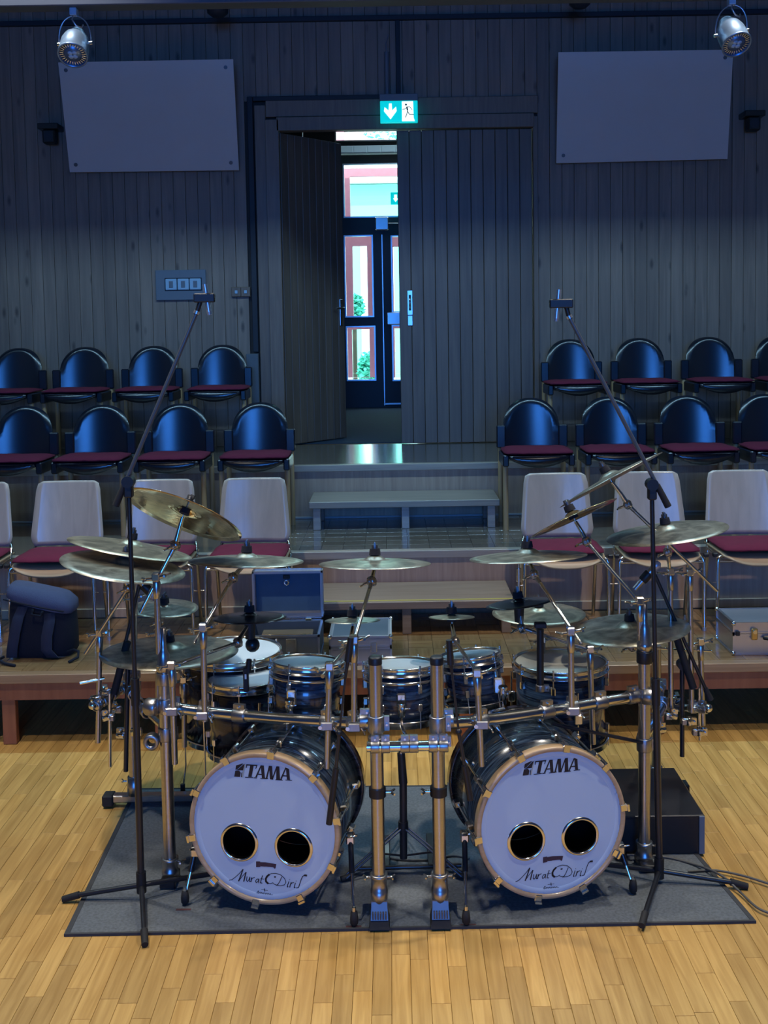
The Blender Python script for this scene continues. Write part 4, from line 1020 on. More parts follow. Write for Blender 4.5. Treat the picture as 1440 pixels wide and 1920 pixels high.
cymbal('c14', 'dark shiny stacked cymbal in front of the open case', 468, 1158, 4.72, 69, 0, 0.17, 'bronze_k')
cymbal('c15', 'wide low ride cymbal at left behind the thick rack post', 318, 1222, 4.86, 128, -1, 0.25, 'bronze_d', 1.1)
cymbal('c16', 'small smooth grey cymbal at left behind the rack post', 308, 1140, 5.25, 63, -3, 0.28, 'bronze_d', 0.8)

# ================================================================== DRUM RACK
RB = 0.0225
P_CL, P_CR = V((-0.081, 4.02, CZ)), V((0.156, 4.02, CZ))
TL = atz(320, 1652, CZ); TR = atz(1208, 1622, CZ)
RL = V((at(252, 1480, 5.08).x, 5.08, CZ)); RR = V((at(1230, 1470, 5.10).x, 5.10, CZ))
rack = thing('drum_rack', 'chrome drum rack with curved front bars, thick posts and rubber feet', 'drum rack', (0.03, 4.4, CZ))
def zat(px, py, Y): return at(px, py, Y).z
def post(b_, ztop, r, cap=True, nm='post', mat='steel'):
    MB().cyl(b_ + V((0, 0, 0.03)), V((b_.x, b_.y, ztop)), r, n=20).build(nm, M[mat], rack)
for b_, zt_ in ((P_CL, zat(705, 1240, 4.02)), (P_CR, zat(820, 1240, 4.02))):
    post(b_, zt_, 0.0255)
    MB().lathe([(0.001, 0.03), (0.022, 0.03), (0.0265, 0.024), (0.0265, 0.0)], V((b_.x, b_.y, zt_ - 0.01)), (0, 0, 1), 20).build('end_cap', M['black'], rack)
    MB().lathe([(0.0258, 0.0), (0.033, 0.0), (0.034, 0.05), (0.031, 0.052), (0.031, 0.10), (0.035, 0.104), (0.035, 0.114), (0.0258, 0.114)], b_ + V((0, 0, 0.075)), (0, 0, 1), 20).build('base_collar', M['greyclamp'], rack)
    for s_ in (-1, 1): wing(rack, b_ + V((s_*0.034, 0, 0.175)), (s_, -0.2, 0.1), 0.8)
    f_ = MB().prism([b_ + V((-0.032, -0.03, 0.075)), b_ + V((0.032, -0.03, 0.075)), b_ + V((0.032, 0.13, 0.075)), b_ + V((-0.032, 0.13, 0.075))], (0, 0, 0.018))
    f_.add([b_ + V(q) for q in ((-0.03, -0.03, 0.09), (0.03, -0.03, 0.09), (0.034, -0.055, 0.03), (-0.034, -0.055, 0.03), (-0.03, 0.03, 0.09), (0.03, 0.03, 0.09), (0.034, 0.03, 0.03), (-0.034, 0.03, 0.03))], [(0,3,2,1),(4,5,6,7),(0,1,5,4),(1,2,6,5),(2,3,7,6),(3,0,4,7)])
    f_.build('foot_bracket', M['darkcast'], rack)
    for k in range(6): MB().cbox(b_ + V((-0.025 + k*0.01, -0.0505, 0.047)), (0.0028, 0.006, 0.014), 0.001).build('foot_rib', M['screw'], rack)
    MB().add([b_ + V(q) for q in ((-0.034, -0.05, 0.032), (0.034, -0.05, 0.032), (0.034, 0.03, 0.032), (-0.034, 0.03, 0.032), (-0.040, -0.068, 0.0), (0.040, -0.068, 0.0), (0.040, 0.035, 0.0), (-0.040, 0.035, 0.0))], [(0,1,2,3),(7,6,5,4),(0,4,5,1),(1,5,6,2),(2,6,7,3),(3,7,4,0)]).build('rubber_foot', M['rubber'], rack)
    MB().cyl(b_ + V((0, 0, 0.50)), b_ + V((0, 0, 0.535)), 0.033, n=16).build('stop_collar', M['black'], rack)
    wing(rack, b_ + V((0.033 if b_.x < 0 else -0.033, -0.01, 0.52)), (1 if b_.x < 0 else -1, 0, 0.0), 1.1)
for b_, zt_, zc_, name_ in ((TL, zat(302, 1245, TL.y), zat(300, 1222, TL.y), 'L'), (TR, zat(1203, 1205, TR.y), zat(1200, 1172, TR.y), 'R')):
    post(b_, zt_, 0.0255)
    MB().lathe([(0.0262, -0.03), (0.031, -0.028), (0.031, 0.0), (0.026, 0.004), (0.024, zc_ - zt_ - 0.01), (0.017, zc_ - zt_ + 0.004), (0.013, zc_ - zt_ + 0.02), (0.0128, zc_ - zt_ + 0.10), (0.001, zc_ - zt_ + 0.102)], V((b_.x, b_.y, zt_)), (0, 0, 1), 24).build('reducer', M['steel'], rack)
    MB().lathe([(0.0258, 0.0), (0.036, 0.0), (0.036, 0.02), (0.032, 0.024), (0.032, 0.06), (0.036, 0.064), (0.036, 0.074), (0.0258, 0.074)], b_ + V((0, 0, 0.03)), (0, 0, 1), 20).build('base_collar', M['greyclamp'], rack)
    wing(rack, b_ + V((0.035, -0.01, 0.09)), (0.8, -0.4, 0.2), 0.9)
    MB().cbox(b_ + V((0, -0.01, 0.018)), (0.032, 0.06, 0.016), 0.004).build('foot_bracket', M['blackmetal'], rack)
    ring(rack, b_ + V((0, 0, zt_ - 0.07)), (0, 0, 1), 0.0255, 0.05, 'black' if name_ == 'R' else 'greyclamp')
# front bars
def bar(pts, nm='front_bar'):
    MB().tube(pts, RB, 16).build(nm, M['chrome'], rack)
def smooth(pts, k=4):
    out = []
    n_ = len(pts)
    for i in range(n_ - 1):
        p0, p1, p2, p3 = pts[max(i-1, 0)], pts[i], pts[i+1], pts[min(i+2, n_-1)]
        for j in range(k):
            t_ = j/k
            out.append(0.5*((2*p1) + (p2 - p0)*t_ + (2*p0 - 5*p1 + 4*p2 - p3)*t_*t_ + (3*p1 - p0 - 3*p2 + p3)*t_**3))
    out.append(pts[-1]); return out
LBpx = [(296, 1322, TL.y), (380, 1334, 4.33), (460, 1342, 4.27), (560, 1350, 4.20), (640, 1354, 4.12), (705, 1356, 4.02)]
RBpx = [(820, 1357, 4.02), (900, 1351, 4.13), (1000, 1338, 4.23), (1100, 1321, 4.33), (1206, 1303, TR.y)]
LB = smooth([at(*q) for q in LBpx]); RBp = smooth([at(*q) for q in RBpx])
bar(LB); bar(RBp)
def onbar(B, px):
    """point and direction on a bar at a given place along it"""
    best = None
    for a_, b_ in zip(B, B[1:]):
        xa, xb = proj(a_)[0], proj(b_)[0]
        if min(xa, xb) <= px <= max(xa, xb):
            t_ = (px - xa)/(xb - xa) if xb != xa else 0
            return a_.lerp(b_, t_), (b_ - a_).normalized()
    return (B[0], (B[1]-B[0]).normalized()) if abs(proj(B[0])[0] - px) < abs(proj(B[-1])[0] - px) else (B[-1], (B[-1]-B[-2]).normalized())
def proj(p_):
    d = V(p_) - V((0, 0, CAM_H)); q = d.dot(FWD)
    return CX + F_PX*d.dot(RGT)/q, CY - F_PX*d.dot(UPV)/q
for B, px in ((LB, 450), (RBp, 1025), (RBp, 1125)):
    p_, d_ = onbar(B, px); ring(rack, p_, d_, RB, 0.055)
# end clamps where the bars meet the posts
for p_, b_, d_ in ((LB[0], TL, LB[1]-LB[0]), (RBp[-1], TR, RBp[-1]-RBp[-2])):
    ring(rack, V((b_.x, b_.y, p_.z)), (0, 0, 1), 0.0255, 0.06)
    ring(rack, p_ + d_.normalized()*(0.05 if b_ is TL else -0.05), d_, RB, 0.05)
    MB().lathe([(0.001, -0.028), (0.03, -0.028), (0.036, -0.02), (0.036, 0.02), (0.03, 0.028), (0.001, 0.028)], p_ + V((-0.02 if b_ is TL else 0.02, -0.02, 0)), (1, -0.3, 0), 20).build('hinge_drum', M['greyclamp'], rack)
for b_, p_ in ((P_CL, LB[-1]), (P_CR, RBp[0])):
    ring(rack, V((b_.x, b_.y, p_.z)), (0, 0, 1), 0.0255, 0.062)
    ring(rack, p_ + V((0.035 if b_ is P_CR else -0.035, 0.03, 0)), (1, 0, 0), RB, 0.06)
# short cross bar
ca, cb_ = at(688, 1397, 3.985), at(839, 1397, 3.985); cm = (ca.z + cb_.z)/2
MB().cyl(V((ca.x, 3.975, cm)), V((cb_.x, 3.975, cm)), 0.0195, n=16).build('cross_bar', M['chrome'], rack)
for X in (P_CL.x - 0.005, P_CL.x + 0.035, P_CR.x - 0.02, P_CR.x + 0.02, 0.028, 0.062): ring(rack, (X, 3.975, cm), (1, 0, 0), 0.0195, 0.034)
for b_ in (P_CL, P_CR): ring(rack, V((b_.x, b_.y, cm)), (0, 0, 1), 0.0255, 0.045)
# rear posts, side bars and feet
for s_, b_, T_ in ((-1, RL, TL), (1, RR, TR)):
    ztop = zat(252, 1232, 5.08) if s_ < 0 else zat(1232, 1210, 5.1)
    post(b_, ztop, 0.0235)
    MB().lathe([(0.0240, 0.0), (0.034, 0.0), (0.034, 0.05), (0.031, 0.055), (0.031, 0.09), (0.0240, 0.09)], b_ + V((0, 0, 0.05)), (0, 0, 1), 20).build('base_collar', M['greyclamp'], rack)
    wing(rack, b_ + V((-0.034, -0.01, 0.12)), (-1, -0.2, 0.2), 0.8)
    if s_ < 0: xa, xb = atz(205, 1508, CZ).x, atz(372, 1508, CZ).x
    else: xa, xb = atz(1120, 1488, CZ).x, atz(1280, 1488, CZ).x
    MB().cbox(((xa + xb)/2, b_.y, CZ + 0.034), (abs(xb - xa)/2, 0.024, 0.018), 0.005).build('foot_bar', M['steel'], rack)
    MB().cbox((xa if s_ < 0 else xb, b_.y, CZ + 0.028), (0.027, 0.034, 0.028), 0.006).build('rubber_foot', M['rubber'], rack)
    MB().cbox((xb if s_ < 0 else xa, b_.y, CZ + 0.028), (0.027, 0.034, 0.028), 0.006).build('rubber_foot', M['rubber'], rack)
    z_a = zat(320, 1375, TL.y) if s_ < 0 else zat(1210, 1395, TR.y)
    z_b = z_a + 0.02
    A_, B_ = V((T_.x + s_*0.0, T_.y + 0.05, z_a)), V((b_.x, b_.y - 0.02, z_b))
    MB().tube([A_, (A_ + B_)/2 + V((s_*0.05, 0, 0)), B_ + V((s_*0.0, 0.06, 0))], RB, 14).build('side_bar', M['chrome'], rack)
    for k in (0.03, 0.3, 0.62, 0.92):
        q = A_.lerp(B_, k) + V((s_*0.05*math.sin(PI*k), 0, 0)); ring(rack, q, B_ - A_, RB, 0.05)
    ring(rack, V((T_.x, T_.y, z_a)), (0, 0, 1), 0.0255, 0.055); ring(rack, V((b_.x, b_.y, z_b)), (0, 0, 1), 0.0235, 0.055)
    # second, outer bar carrying the cymbal posts
    oz = zat(215, 1318, 4.85) if s_ < 0 else zat(1265, 1345, 4.9)
    C_ = V((b_.x + s_*0.02, 5.06, oz)); D_ = at(180, 1325, 4.78) if s_ < 0 else at(1322, 1330, 4.92)
    MB().tube([C_, D_], 0.0165, 14).build('outer_bar', M['chrome'], rack)
    for k in (0.1, 0.4, 0.72, 0.95): ring(rack, C_.lerp(D_, k), D_ - C_, 0.0165, 0.04)
    ring(rack, V((b_.x, b_.y, oz)), (0, 0, 1), 0.0235, 0.05)
    MB().sphere(D_ + V((s_*0.012, -0.01, 0.01)), 0.02, 12).build('end_knob', M['chrome'], rack)
# multi clamps on the outer bars
for px, py, Y, ax in ((200, 1345, 4.82, (1, 0, 0.2)), (176, 1312, 4.80, (0, 0, 1)), (195, 1298, 4.84, (1, 0.4, 0)), (226, 1378, 4.90, (1, 0, 0)), (252, 1372, 4.98, (0, 0, 1)), (214, 1330, 4.95, (0, 1, 0)),
                      (1262, 1342, 4.90, (1, 0, -0.2)), (1292, 1352, 4.92, (0, 0, 1)), (1240, 1368, 4.85, (1, 0.3, 0)), (1308, 1330, 4.95, (1, 0, 0)), (1268, 1312, 5.0, (0, 1, 0.3)), (1312, 1372, 4.93, (0, 0, 1))):
    o_ = ring(rack, at(px, py, Y), ax, 0.0125, 0.036, 'chrome', 'multi_clamp')
    wing(o_, at(px, py, Y) + V((0, -0.016, 0.006)), (0.5 if px < 700 else -0.5, -0.7, 0.5), 1.2)
    MB().cbox(at(px, py, Y) + V((0.02 if px < 700 else -0.02, 0.005, -0.004)), (0.016, 0.013, 0.014), 0.004).build('clamp_jaw', M['greyclamp'], o_)
MB().cyl(at(206, 1300, 4.82), at(206, 1437, 4.82), 0.0085, n=10).build('accessory_rod', M['chrome'], rack)
MB().cyl(at(1311, 1290, 4.94), at(1312, 1388, 4.94), 0.0065, n=10).build('accessory_rod', M['chrome'], rack)
MB().tube([at(150, 1281, 4.78), at(196, 1272, 4.80)], 0.0075, 10).build('accessory_rod', M['chrome'], rack)
q_ = at(290, 1388, TL.y); MB().lathe([(0.017, -0.022), (0.030, -0.022), (0.033, -0.018), (0.033, 0.018), (0.030, 0.022), (0.017, 0.022)], q_ + V((-0.01, -0.01, 0)), (0, 1, 0), 24, closed=True).build('open_clamp', M['greyclamp'], rack)
# long thin stay rod at right
MB().cyl(at(1035, 1357, 4.28), at(1204, 1392, TR.y - 0.03), 0.0075, n=8).build('stay_rod', M['blackmetal'], rack)

# ================================================================== CYMBAL ARMS
def cym_arm(label, key, tilt_px, clamp_px, tail_px, post_px, Yp, r=0.0082, pr=0.0125, rackB=None, cone=True):
    P, n_, R = CYM[key]
    base = at(post_px[0], post_px[1], Yp)
    t = thing('cymbal_stand', label, 'cymbal stand', base, 'cymbal stands of the kit')
    stem_parts(t, P, n_, R)
    st = P + n_*(R*0.154 - 0.05)
    g = at(tilt_px[0], tilt_px[1], P.y*0.8 + Yp*0.2)
    MB().tube([st, st.lerp(g, 0.6) + V((0, 0, 0.004)), g], [0.008, 0.010, 0.013], 8).build('stem_socket', M['chrome'], t)
    gear(t, g, 1.15)
    cl = at(clamp_px[0], clamp_px[1], Yp)
    tail = at(tail_px[0], tail_px[1], Yp)
    d = (tail - g).normalized()
    MB().cyl(g + d*0.01, g + d*0.055, 0.010, 0.008, n=10).build('boom_collar', M['steel'], t)
    MB().cyl(g, tail, r, n=10).build('boom_rod', M['chrome'], t)
    top_ = V((cl.x, cl.y, cl.z))
    px_b = V((base.x, base.y, base.z))
    # boom clamp on the post head
    MB().cbox(top_ + V((0, -0.004, 0.004)), (0.017, 0.016, 0.017), 0.005).build('boom_clamp', M['chrome'], t)
    wing(t, top_ + V((0.018, -0.01, 0.004)), (0.9, -0.3, 0.3), 1.2)
    wing(t, top_ + V((-0.018, -0.01, -0.004)), (-0.9, -0.3, 0.0), 1.2)
    pax = (px_b - top_).normalized()
    MB().lathe([(0.012, 0.012), (0.017, 0.02), (0.0155, 0.06), (pr*1.15, 0.085), (pr, 0.087)], top_, pax, 16).build('post_head', M['steel'], t)
    MB().cyl(top_ + pax*0.06, px_b, pr, n=14).build('post', M['steel'], t)
    return t, base
def rackpost(label_t, B, px):
    p_, d_ = onbar(B, px)
    return cross_clamp(rack, p_, d_, RB)
t, _ = cym_arm('boom arm on the left rack post holding the tilted golden crash', 'c1', (329, 1022), (293, 1083), (263, 1149), (298, 1226), TL.y)
t, _ = cym_arm('boom arm at the far left holding the broad grey cymbal', 'c3', (240, 1103), (187, 1187), (160, 1226), (184, 1392), 4.80)
t, _ = cym_arm('boom arm rising behind the microphone pole to the thin pale cymbal', 'c2', (250, 1060), (252, 1120), (253, 1135), (253, 1300), 5.0)
q = rackpost('', LB, 383)
t, _ = cym_arm('boom arm on the left front bar holding the crash above the floor toms', 'c4', (437, 1083), (381, 1177), (364, 1206), (384, 1352), q.y)
q = rackpost('', LB, 326)
t, _ = cym_arm('arm on the left front bar holding the dark stacked cymbal', 'c14', (446, 1205), (322, 1248), (310, 1252), (328, 1432), q.y)
MB().cyl(CYM['c14'][0] + V((0, 0, -0.012)), CYM['c14'][0] + V((0, 0, -0.095)), 0.026, 0.022, n=16).build('stacker_body', M['black'], t)
MB().sphere(CYM['c14'][0] + V((0.01, 0, -0.125)), 0.033, 14).build('stacker_drum', M['blackmetal'], t)
q = rackpost('', LB, 665)
t, _ = cym_arm('boom arm on the inner left bar holding the middle crash', 'c5', (697, 1090), (664, 1200), (655, 1232), (664, 1352), q.y)
q = rackpost('', LB, 614)
t, _ = cym_arm('short arm on the left bar holding the small splash at the closed case', 'c13', (658, 1205), (618, 1250), (605, 1268), (613, 1440), q.y)
q = rackpost('', RBp, 902)
t, _ = cym_arm('short arm on the right bar holding the tiny splash', 'c12', (853, 1203), (894, 1262), (902, 1270), (903, 1436), q.y)
q = rackpost('', RBp, 1072)
t, _ = cym_arm('boom arm on the right bar holding the crash right of the middle', 'c6', (1002, 1077), (1070, 1184), (1090, 1208), (1072, 1330), q.y)
t, _ = cym_arm('arm beside the right floor tom holding the black hi-hat', 'c11', (978, 1178), (1106, 1218), (1112, 1220), (1112, 1395), 4.62)
MB().cyl(CYM['c11'][0] + V((0, 0, 0.0)), CYM['c11'][0] + V((0, 0, 0.20)), 0.006, n=8).build('pull_rod', M['chrome'], t)
MB().cyl(CYM['c11'][0] + V((0, 0, 0.10)), CYM['c11'][0] + V((0, 0, 0.16)), 0.012, n=10).build('clutch', M['chrome'], t)
MB().cyl(CYM['c11'][0] + V((0, 0, -0.012)), CYM['c11'][0] + V((0, 0, -0.085)), 0.024, 0.02, n=14).build('hi_hat_seat', M['black'], t)
t, _ = cym_arm('boom arm on the right rack post holding the lower leaning cymbal', 'c7', (1100, 1015), (1199, 1127), (1208, 1140), (1200, 1200), TR.y)
t, _ = cym_arm('long boom arm at far right holding the highest leaning cymbal', 'c8', (1177, 946), (1293, 1073), (1345, 1108), (1297, 1335), 4.93)
t, _ = cym_arm('upright arm at far right holding the big olive ride', 'c9', (1252, 1035), (1257, 1072), (1257, 1080), (1258, 1345), 4.93)
t, _ = cym_arm('thin side arm at right holding the low ride beside the post', 'c10', (1185, 1213), (1313, 1204), (1334, 1221), (1318, 1360), 4.98, 0.0045)
t, _ = cym_arm('short arm behind the black hi-hat holding the gold toned cymbal', 'c11b', (1008, 1175), (1016, 1200), (1020, 1206), (1020, 1345), 5.12)
t, _ = cym_arm('arm behind the left rack post holding the wide low ride', 'c15', (330, 1250), (345, 1275), (352, 1282), (346, 1400), 4.90)
t, _ = cym_arm('upright arm behind the left rack post holding the small grey cymbal', 'c16', (300, 1165), (296, 1185), (292, 1192), (296, 1335), 5.20)

# ================================================================== BASS DRUMS
BR, BDEP = 0.308, 0.46
def px_to_head(C, u_, n_, px, py):
    d = ray(px, py); o_ = V((0, 0, CAM_H)); t_ = (C - o_).dot(n_)/d.dot(n_); q = o_ + d*t_ - C
    return q.dot(u_), q.z
th_ = math.radians(11)
C_L = at(495, 1553, 4.085)
n_L = V((-math.sin(th_), -math.cos(th_), 0)); u_L = V((0, 0, 1)).cross(n_L)
def T5(x, y): return px_to_head(C_L, u_L, n_L, 400 + x/7.2, 1400 + y/7.2)
def T6(x, y): return px_to_head(C_L, u_L, n_L, 400 + x/6.545, 1520 + y/6.545)
# lettering drawn as outlines in head coordinates
A_gl = [[(638,252),(656,252),(588,414),(566,411)], [(640,252),(683,255),(698,426),(656,422)], [(606,362),(655,366),(655,382),(600,378)], [(545,412),(590,416),(588,428),(545,424)], [(636,422),(726,428),(724,438),(636,432)]]
LET = [
 [(448,236),(598,245),(592,262),(444,253)], [(448,240),(462,242),(450,285),(440,284)], [(584,245),(598,245),(580,296),(568,296)],
 [(500,245),(548,248),(517,408),(470,405)], [(430,406),(540,411),(538,421),(428,417)],
] + A_gl + [
 [(750,258),(770,258),(730,430),(708,426)], [(752,258),(795,260),(806,440),(765,436)], [(806,440),(788,437),(852,264),(870,264)], [(852,264),(892,266),(902,448),(850,446)],
 [(696,420),(742,424),(740,436),(696,432)], [(765,430),(812,434),(808,444),(765,440)], [(838,440),(940,448),(938,457),(838,450)],
] + [[(x + 338, y + 21) for x, y in g_] for g_ in A_gl]
BLOCK = [[(312,225),(408,228),(330,300),(298,310)], [(298,318),(335,302),(408,238),(424,231),(402,320),(360,318)], [(296,325),(350,322),(372,350),(362,408),(282,404)], [(378,355),(394,330),(386,412),(374,410)]]
PALE = [[(424,229),(436,230),(400,412),(386,412)]]
SIG = [
 ([(195,852),(230,845),(270,815),(320,770),(362,722)], 7), ([(364,720),(340,790),(312,862)], 13), ([(312,862),(355,805),(402,755)], 7), ([(402,755),(388,810),(375,865)], 13),
 ([(415,808),(408,855),(420,868),(436,850),(450,812)], 8), ([(450,812),(446,868),(458,866)], 8), ([(470,820),(464,870)], 10), ([(466,850),(480,828),(508,818)], 8),
 ([(562,838),(535,838),(520,860),(526,882),(545,872),(562,838)], 8), ([(562,838),(558,885)], 8), ([(604,796),(590,840),(578,884),(600,888)], 9), ([(580,834),(622,838)], 6),
 ([(735,882),(705,895),(665,890),(640,860),(640,825),(670,790),(715,770),(770,768),(830,788),(875,830),(892,875),(875,908),(830,920),(780,914),(735,893)], 7),
 ([(672,892),(648,868),(644,835),(660,805),(685,784)], 20), ([(840,812),(815,870),(792,905),(770,913)], 8),
 ([(750,812),(766,812)], 14), ([(928,868),(912,915),(908,935),(920,932)], 9), ([(934,846),(938,846)], 8), ([(955,880),(938,938)], 10), ([(945,912),(965,885),(990,880)], 8),
 ([(1008,886),(994,930),(992,944),(1006,942)], 9), ([(1016,862),(1020,862)], 8), ([(1020,946),(1046,944),(1060,900),(1076,850),(1096,805),(1120,790),(1142,786)], 9), ([(1118,792),(1146,796)], 18),
 ([(530,1018),(548,985),(560,982),(548,1012),(562,1010),(575,998),(578,1015),(592,1000),(598,1018),(612,1002),(618,1020),(632,1004),(640,1022),(655,1008),(662,1024),(676,1012),(684,1028),(702,1016),(706,1032),(730,1030)], 5),
 ([(545,1022),(720,1038)], 4), ([(590,968),(668,976)], 4), ([(628,955),(632,988)], 8),
]
BANNER = [[(525,622),(575,622),(580,690),(525,692)], [(575,630),(640,632),(640,686),(580,682)], [(640,632),(700,642),(700,690),(640,684)], [(700,642),(775,655),(764,705),(752,712),(735,694),(700,690)]]
def ribbon(mb, pts, w_):
    for (a0, b0), (a1, b1) in zip(pts, pts[1:]):
        dx, dy = a1 - a0, b1 - b0; L_ = math.hypot(dx, dy) or 1; nx_, ny_ = -dy/L_*w_/2, dx/L_*w_/2; ex, ey = dx/L_*w_*0.25, dy/L_*w_*0.25
        mb.append([(a0 + nx_ - ex, b0 + ny_ - ey), (a1 + nx_ + ex, b1 + ny_ + ey), (a1 - nx_ + ex, b1 - ny_ + ey), (a0 - nx_ - ex, b0 - ny_ - ey)])
sigp = []
for pts, w_ in SIG: ribbon(sigp, pts, w_*1.15)
PRINT = {'lettering': ([[T5(*p_) for p_ in g_] for g_ in LET], 'ink'), 'logo_block': ([[T5(*p_) for p_ in g_] for g_ in BLOCK], 'ink'), 'logo_edge': ([[T5(*p_) for p_ in g_] for g_ in PALE], 'inkgold'),
         'signature': ([[T6(*p_) for p_ in g_] for g_ in sigp], 'ink'), 'banner_mark': ([[T6(*p_) for p_ in g_] for g_ in BANNER], 'inkpurple')}
tm = [T5(1067 + 16*math.cos(k*PI/8), 298 + 16*math.sin(k*PI/8)) for k in range(16)]; tm2 = [T5(1067 + 11*math.cos(k*PI/8), 298 + 11*math.sin(k*PI/8)) for k in range(16)]
PRINT['trade_ring'] = ([[tm[k], tm[(k+1) % 16], tm2[(k+1) % 16], tm2[k]] for k in range(16)], 'ink')
PORTS = [T6(318, 390), T6(985, 455)]; PR = 0.080
def bass_drum(label, C, sgn, spurs):
    n_ = V((sgn*math.sin(th_), -math.cos(th_), 0)); u_ = V((0, 0, 1)).cross(n_); z_ = V((0, 0, 1)); ax = -n_
    t = thing('bass_drum', label, 'drum', V((C.x, C.y, CZ)), 'bass drums of the kit')
    Rs = 0.292
    MB().lathe([(Rs, 0.03), (Rs, BDEP), (Rs - 0.008, BDEP), (Rs - 0.008, 0.03)], C, ax, 64, closed=True).build('shell', M['wrap_bd'], t)
    for h0, nm in ((-0.012, 'front_hoop'), (BDEP - 0.03, 'rear_hoop')):
        MB().lathe([(BR - 0.017, h0), (BR - 0.002, h0), (BR, h0 + 0.004), (BR, h0 + 0.040), (BR - 0.017, h0 + 0.040)], C, ax, 72, closed=True).build(nm, M['maple' if h0 < 0 else 'wrap_br'], t)
    # front head with two real ports
    hd = MB(); st_ = 0.0065; m_ = 46; q = []; idx = {}; fs = []
    for j in range(-m_, m_ + 1):
        for i in range(-m_, m_ + 1):
            a_, b_ = i*st_, j*st_
            if a_*a_ + b_*b_ < (BR - 0.012)**2 and all(math.hypot(a_ - p_[0], b_ - p_[1]) > PR - 0.012 for p_ in PORTS):
                idx[(i, j)] = len(q); q.append(C + u_*a_ + z_*b_)
    for (i, j) in idx:
        k_ = [(i, j), (i+1, j), (i+1, j+1), (i, j+1)]
        if all(x in idx for x in k_): fs.append([idx[x] for x in k_])
    hd.add(q, fs, True); ho = hd.build('front_head', M['head'], t)
    MB().lathe([(BR - 0.018, 0.0), (BR - 0.030, -0.0035), (BR - 0.040, 0.0)], C, ax, 64).build('head_collar', M['head'], ho)
    for p_ in PORTS:
        MB().lathe([(PR, 0.001), (PR - 0.004, -0.006), (PR - 0.011, -0.007), (PR - 0.014, -0.002), (PR - 0.014, 0.02)], C + u_*p_[0] + z_*p_[1], ax, 40).build('port_ring', M['chrome'], ho)
    for nm, (polys, mt) in PRINT.items():
        mb = MB()
        off = {'logo_edge': 0.0016, 'signature': 0.0012}.get(nm, 0.0010)
        for g_ in polys: mb.add([C + u_*a_ + z_*b_ + n_*off for a_, b_ in g_], [tuple(range(len(g_)))])
        mb.build(nm, M[mt], ho)
    MB().lathe([(0.001, BDEP - 0.02), (Rs - 0.01, BDEP - 0.02)], C, ax, 40).build('batter_head', M['inner'], t)
    MB().lathe([(Rs - 0.0085, 0.04), (Rs - 0.0085, BDEP - 0.022)], C, ax, 40).build('shell_lining', M['inner'], t)
    for k in range(10):
        an = 2*PI*(k + 0.30)/10 if sgn < 0 else 2*PI*(k + 0.18)/10
        e = u_*math.cos(an) + z_*math.sin(an); f_ = e.cross(n_)
        cl = MB().cbox(C + e*(BR + 0.002) + ax*0.008, (0.006, 0.016, 0.025), 0.003, e, f_, n_)
        cl.cbox(C + e*(BR - 0.006) + n_*0.0145, (0.013, 0.014, 0.003), 0.002, e, f_, n_)
        co = cl.build('claw_hook', M['chrome'], t)
        MB().cyl(C + e*(BR + 0.010) + n_*0.012, C + e*(BR + 0.010) + ax*0.10, 0.004, n=8).build('tension_rod', M['chrome'], co)
        MB().obox(C + e*(BR + 0.010) + n_*0.02, (0.004, 0.014, 0.004), e, f_, n_).build('t_handle', M['chrome'], co)
        lg = MB().cbox(C + e*(Rs + 0.014) + ax*0.115, (0.015, 0.012, 0.022), 0.005, e, f_, n_)
        lg.cyl(C + e*(Rs + 0.01) + ax*0.14, C + e*(Rs + 0.01) + ax*0.30, 0.005, n=8)
        lg.cbox(C + e*(Rs + 0.014) + ax*0.32, (0.015, 0.012, 0.022), 0.005, e, f_, n_)
        lg.build('lug', M['chrome'], t)
    for (p0, p1) in spurs:
        a_ = at(*p0); b_ = atz(*p1, CZ + 0.03); 
        mid = a_.lerp(b_, 0.45)
        s_o = MB().cyl(a_, mid, 0.011, n=12).build('spur', M['blackmetal'], t)
        MB().cyl(mid, b_, 0.0065, n=10).build('spur_rod', M['chrome'], s_o)
        MB().lathe([(0.004, 0.03), (0.013, 0.026), (0.017, 0.0), (0.016, -0.018), (0.008, -0.028), (0.001, -0.029)], b_, (0, 0, 1), 14).build('spur_foot', M['rubber'], s_o)
        MB().cyl(b_ + V((0, 0, 0.03)), b_ + V((0, 0, 0.045)), 0.008, n=10).build('spur_nut', M['chrome'], s_o)
        MB().cbox(a_, (0.018, 0.018, 0.022), 0.006).build('spur_bracket', M['chrome'], s_o)
        wing(s_o, a_ + V((0.0, -0.02, 0.015)), (0.3, -0.8, 0.5), 1.0)
    return t
bass_drum('left bass drum with white printed front head, blue oyster shell and two ports', C_L, -1,
          [((366, 1595, 4.22), (347, 1683)), ((657, 1572, 4.16), (664, 1722))])
C_R = at(1034, 1542, 4.095)
bass_drum('right bass drum with white printed front head, blue oyster shell and two ports', C_R, 1,
          [((871, 1568, 4.16), (874, 1720)), ((1163, 1590, 4.24), (1187, 1662))])

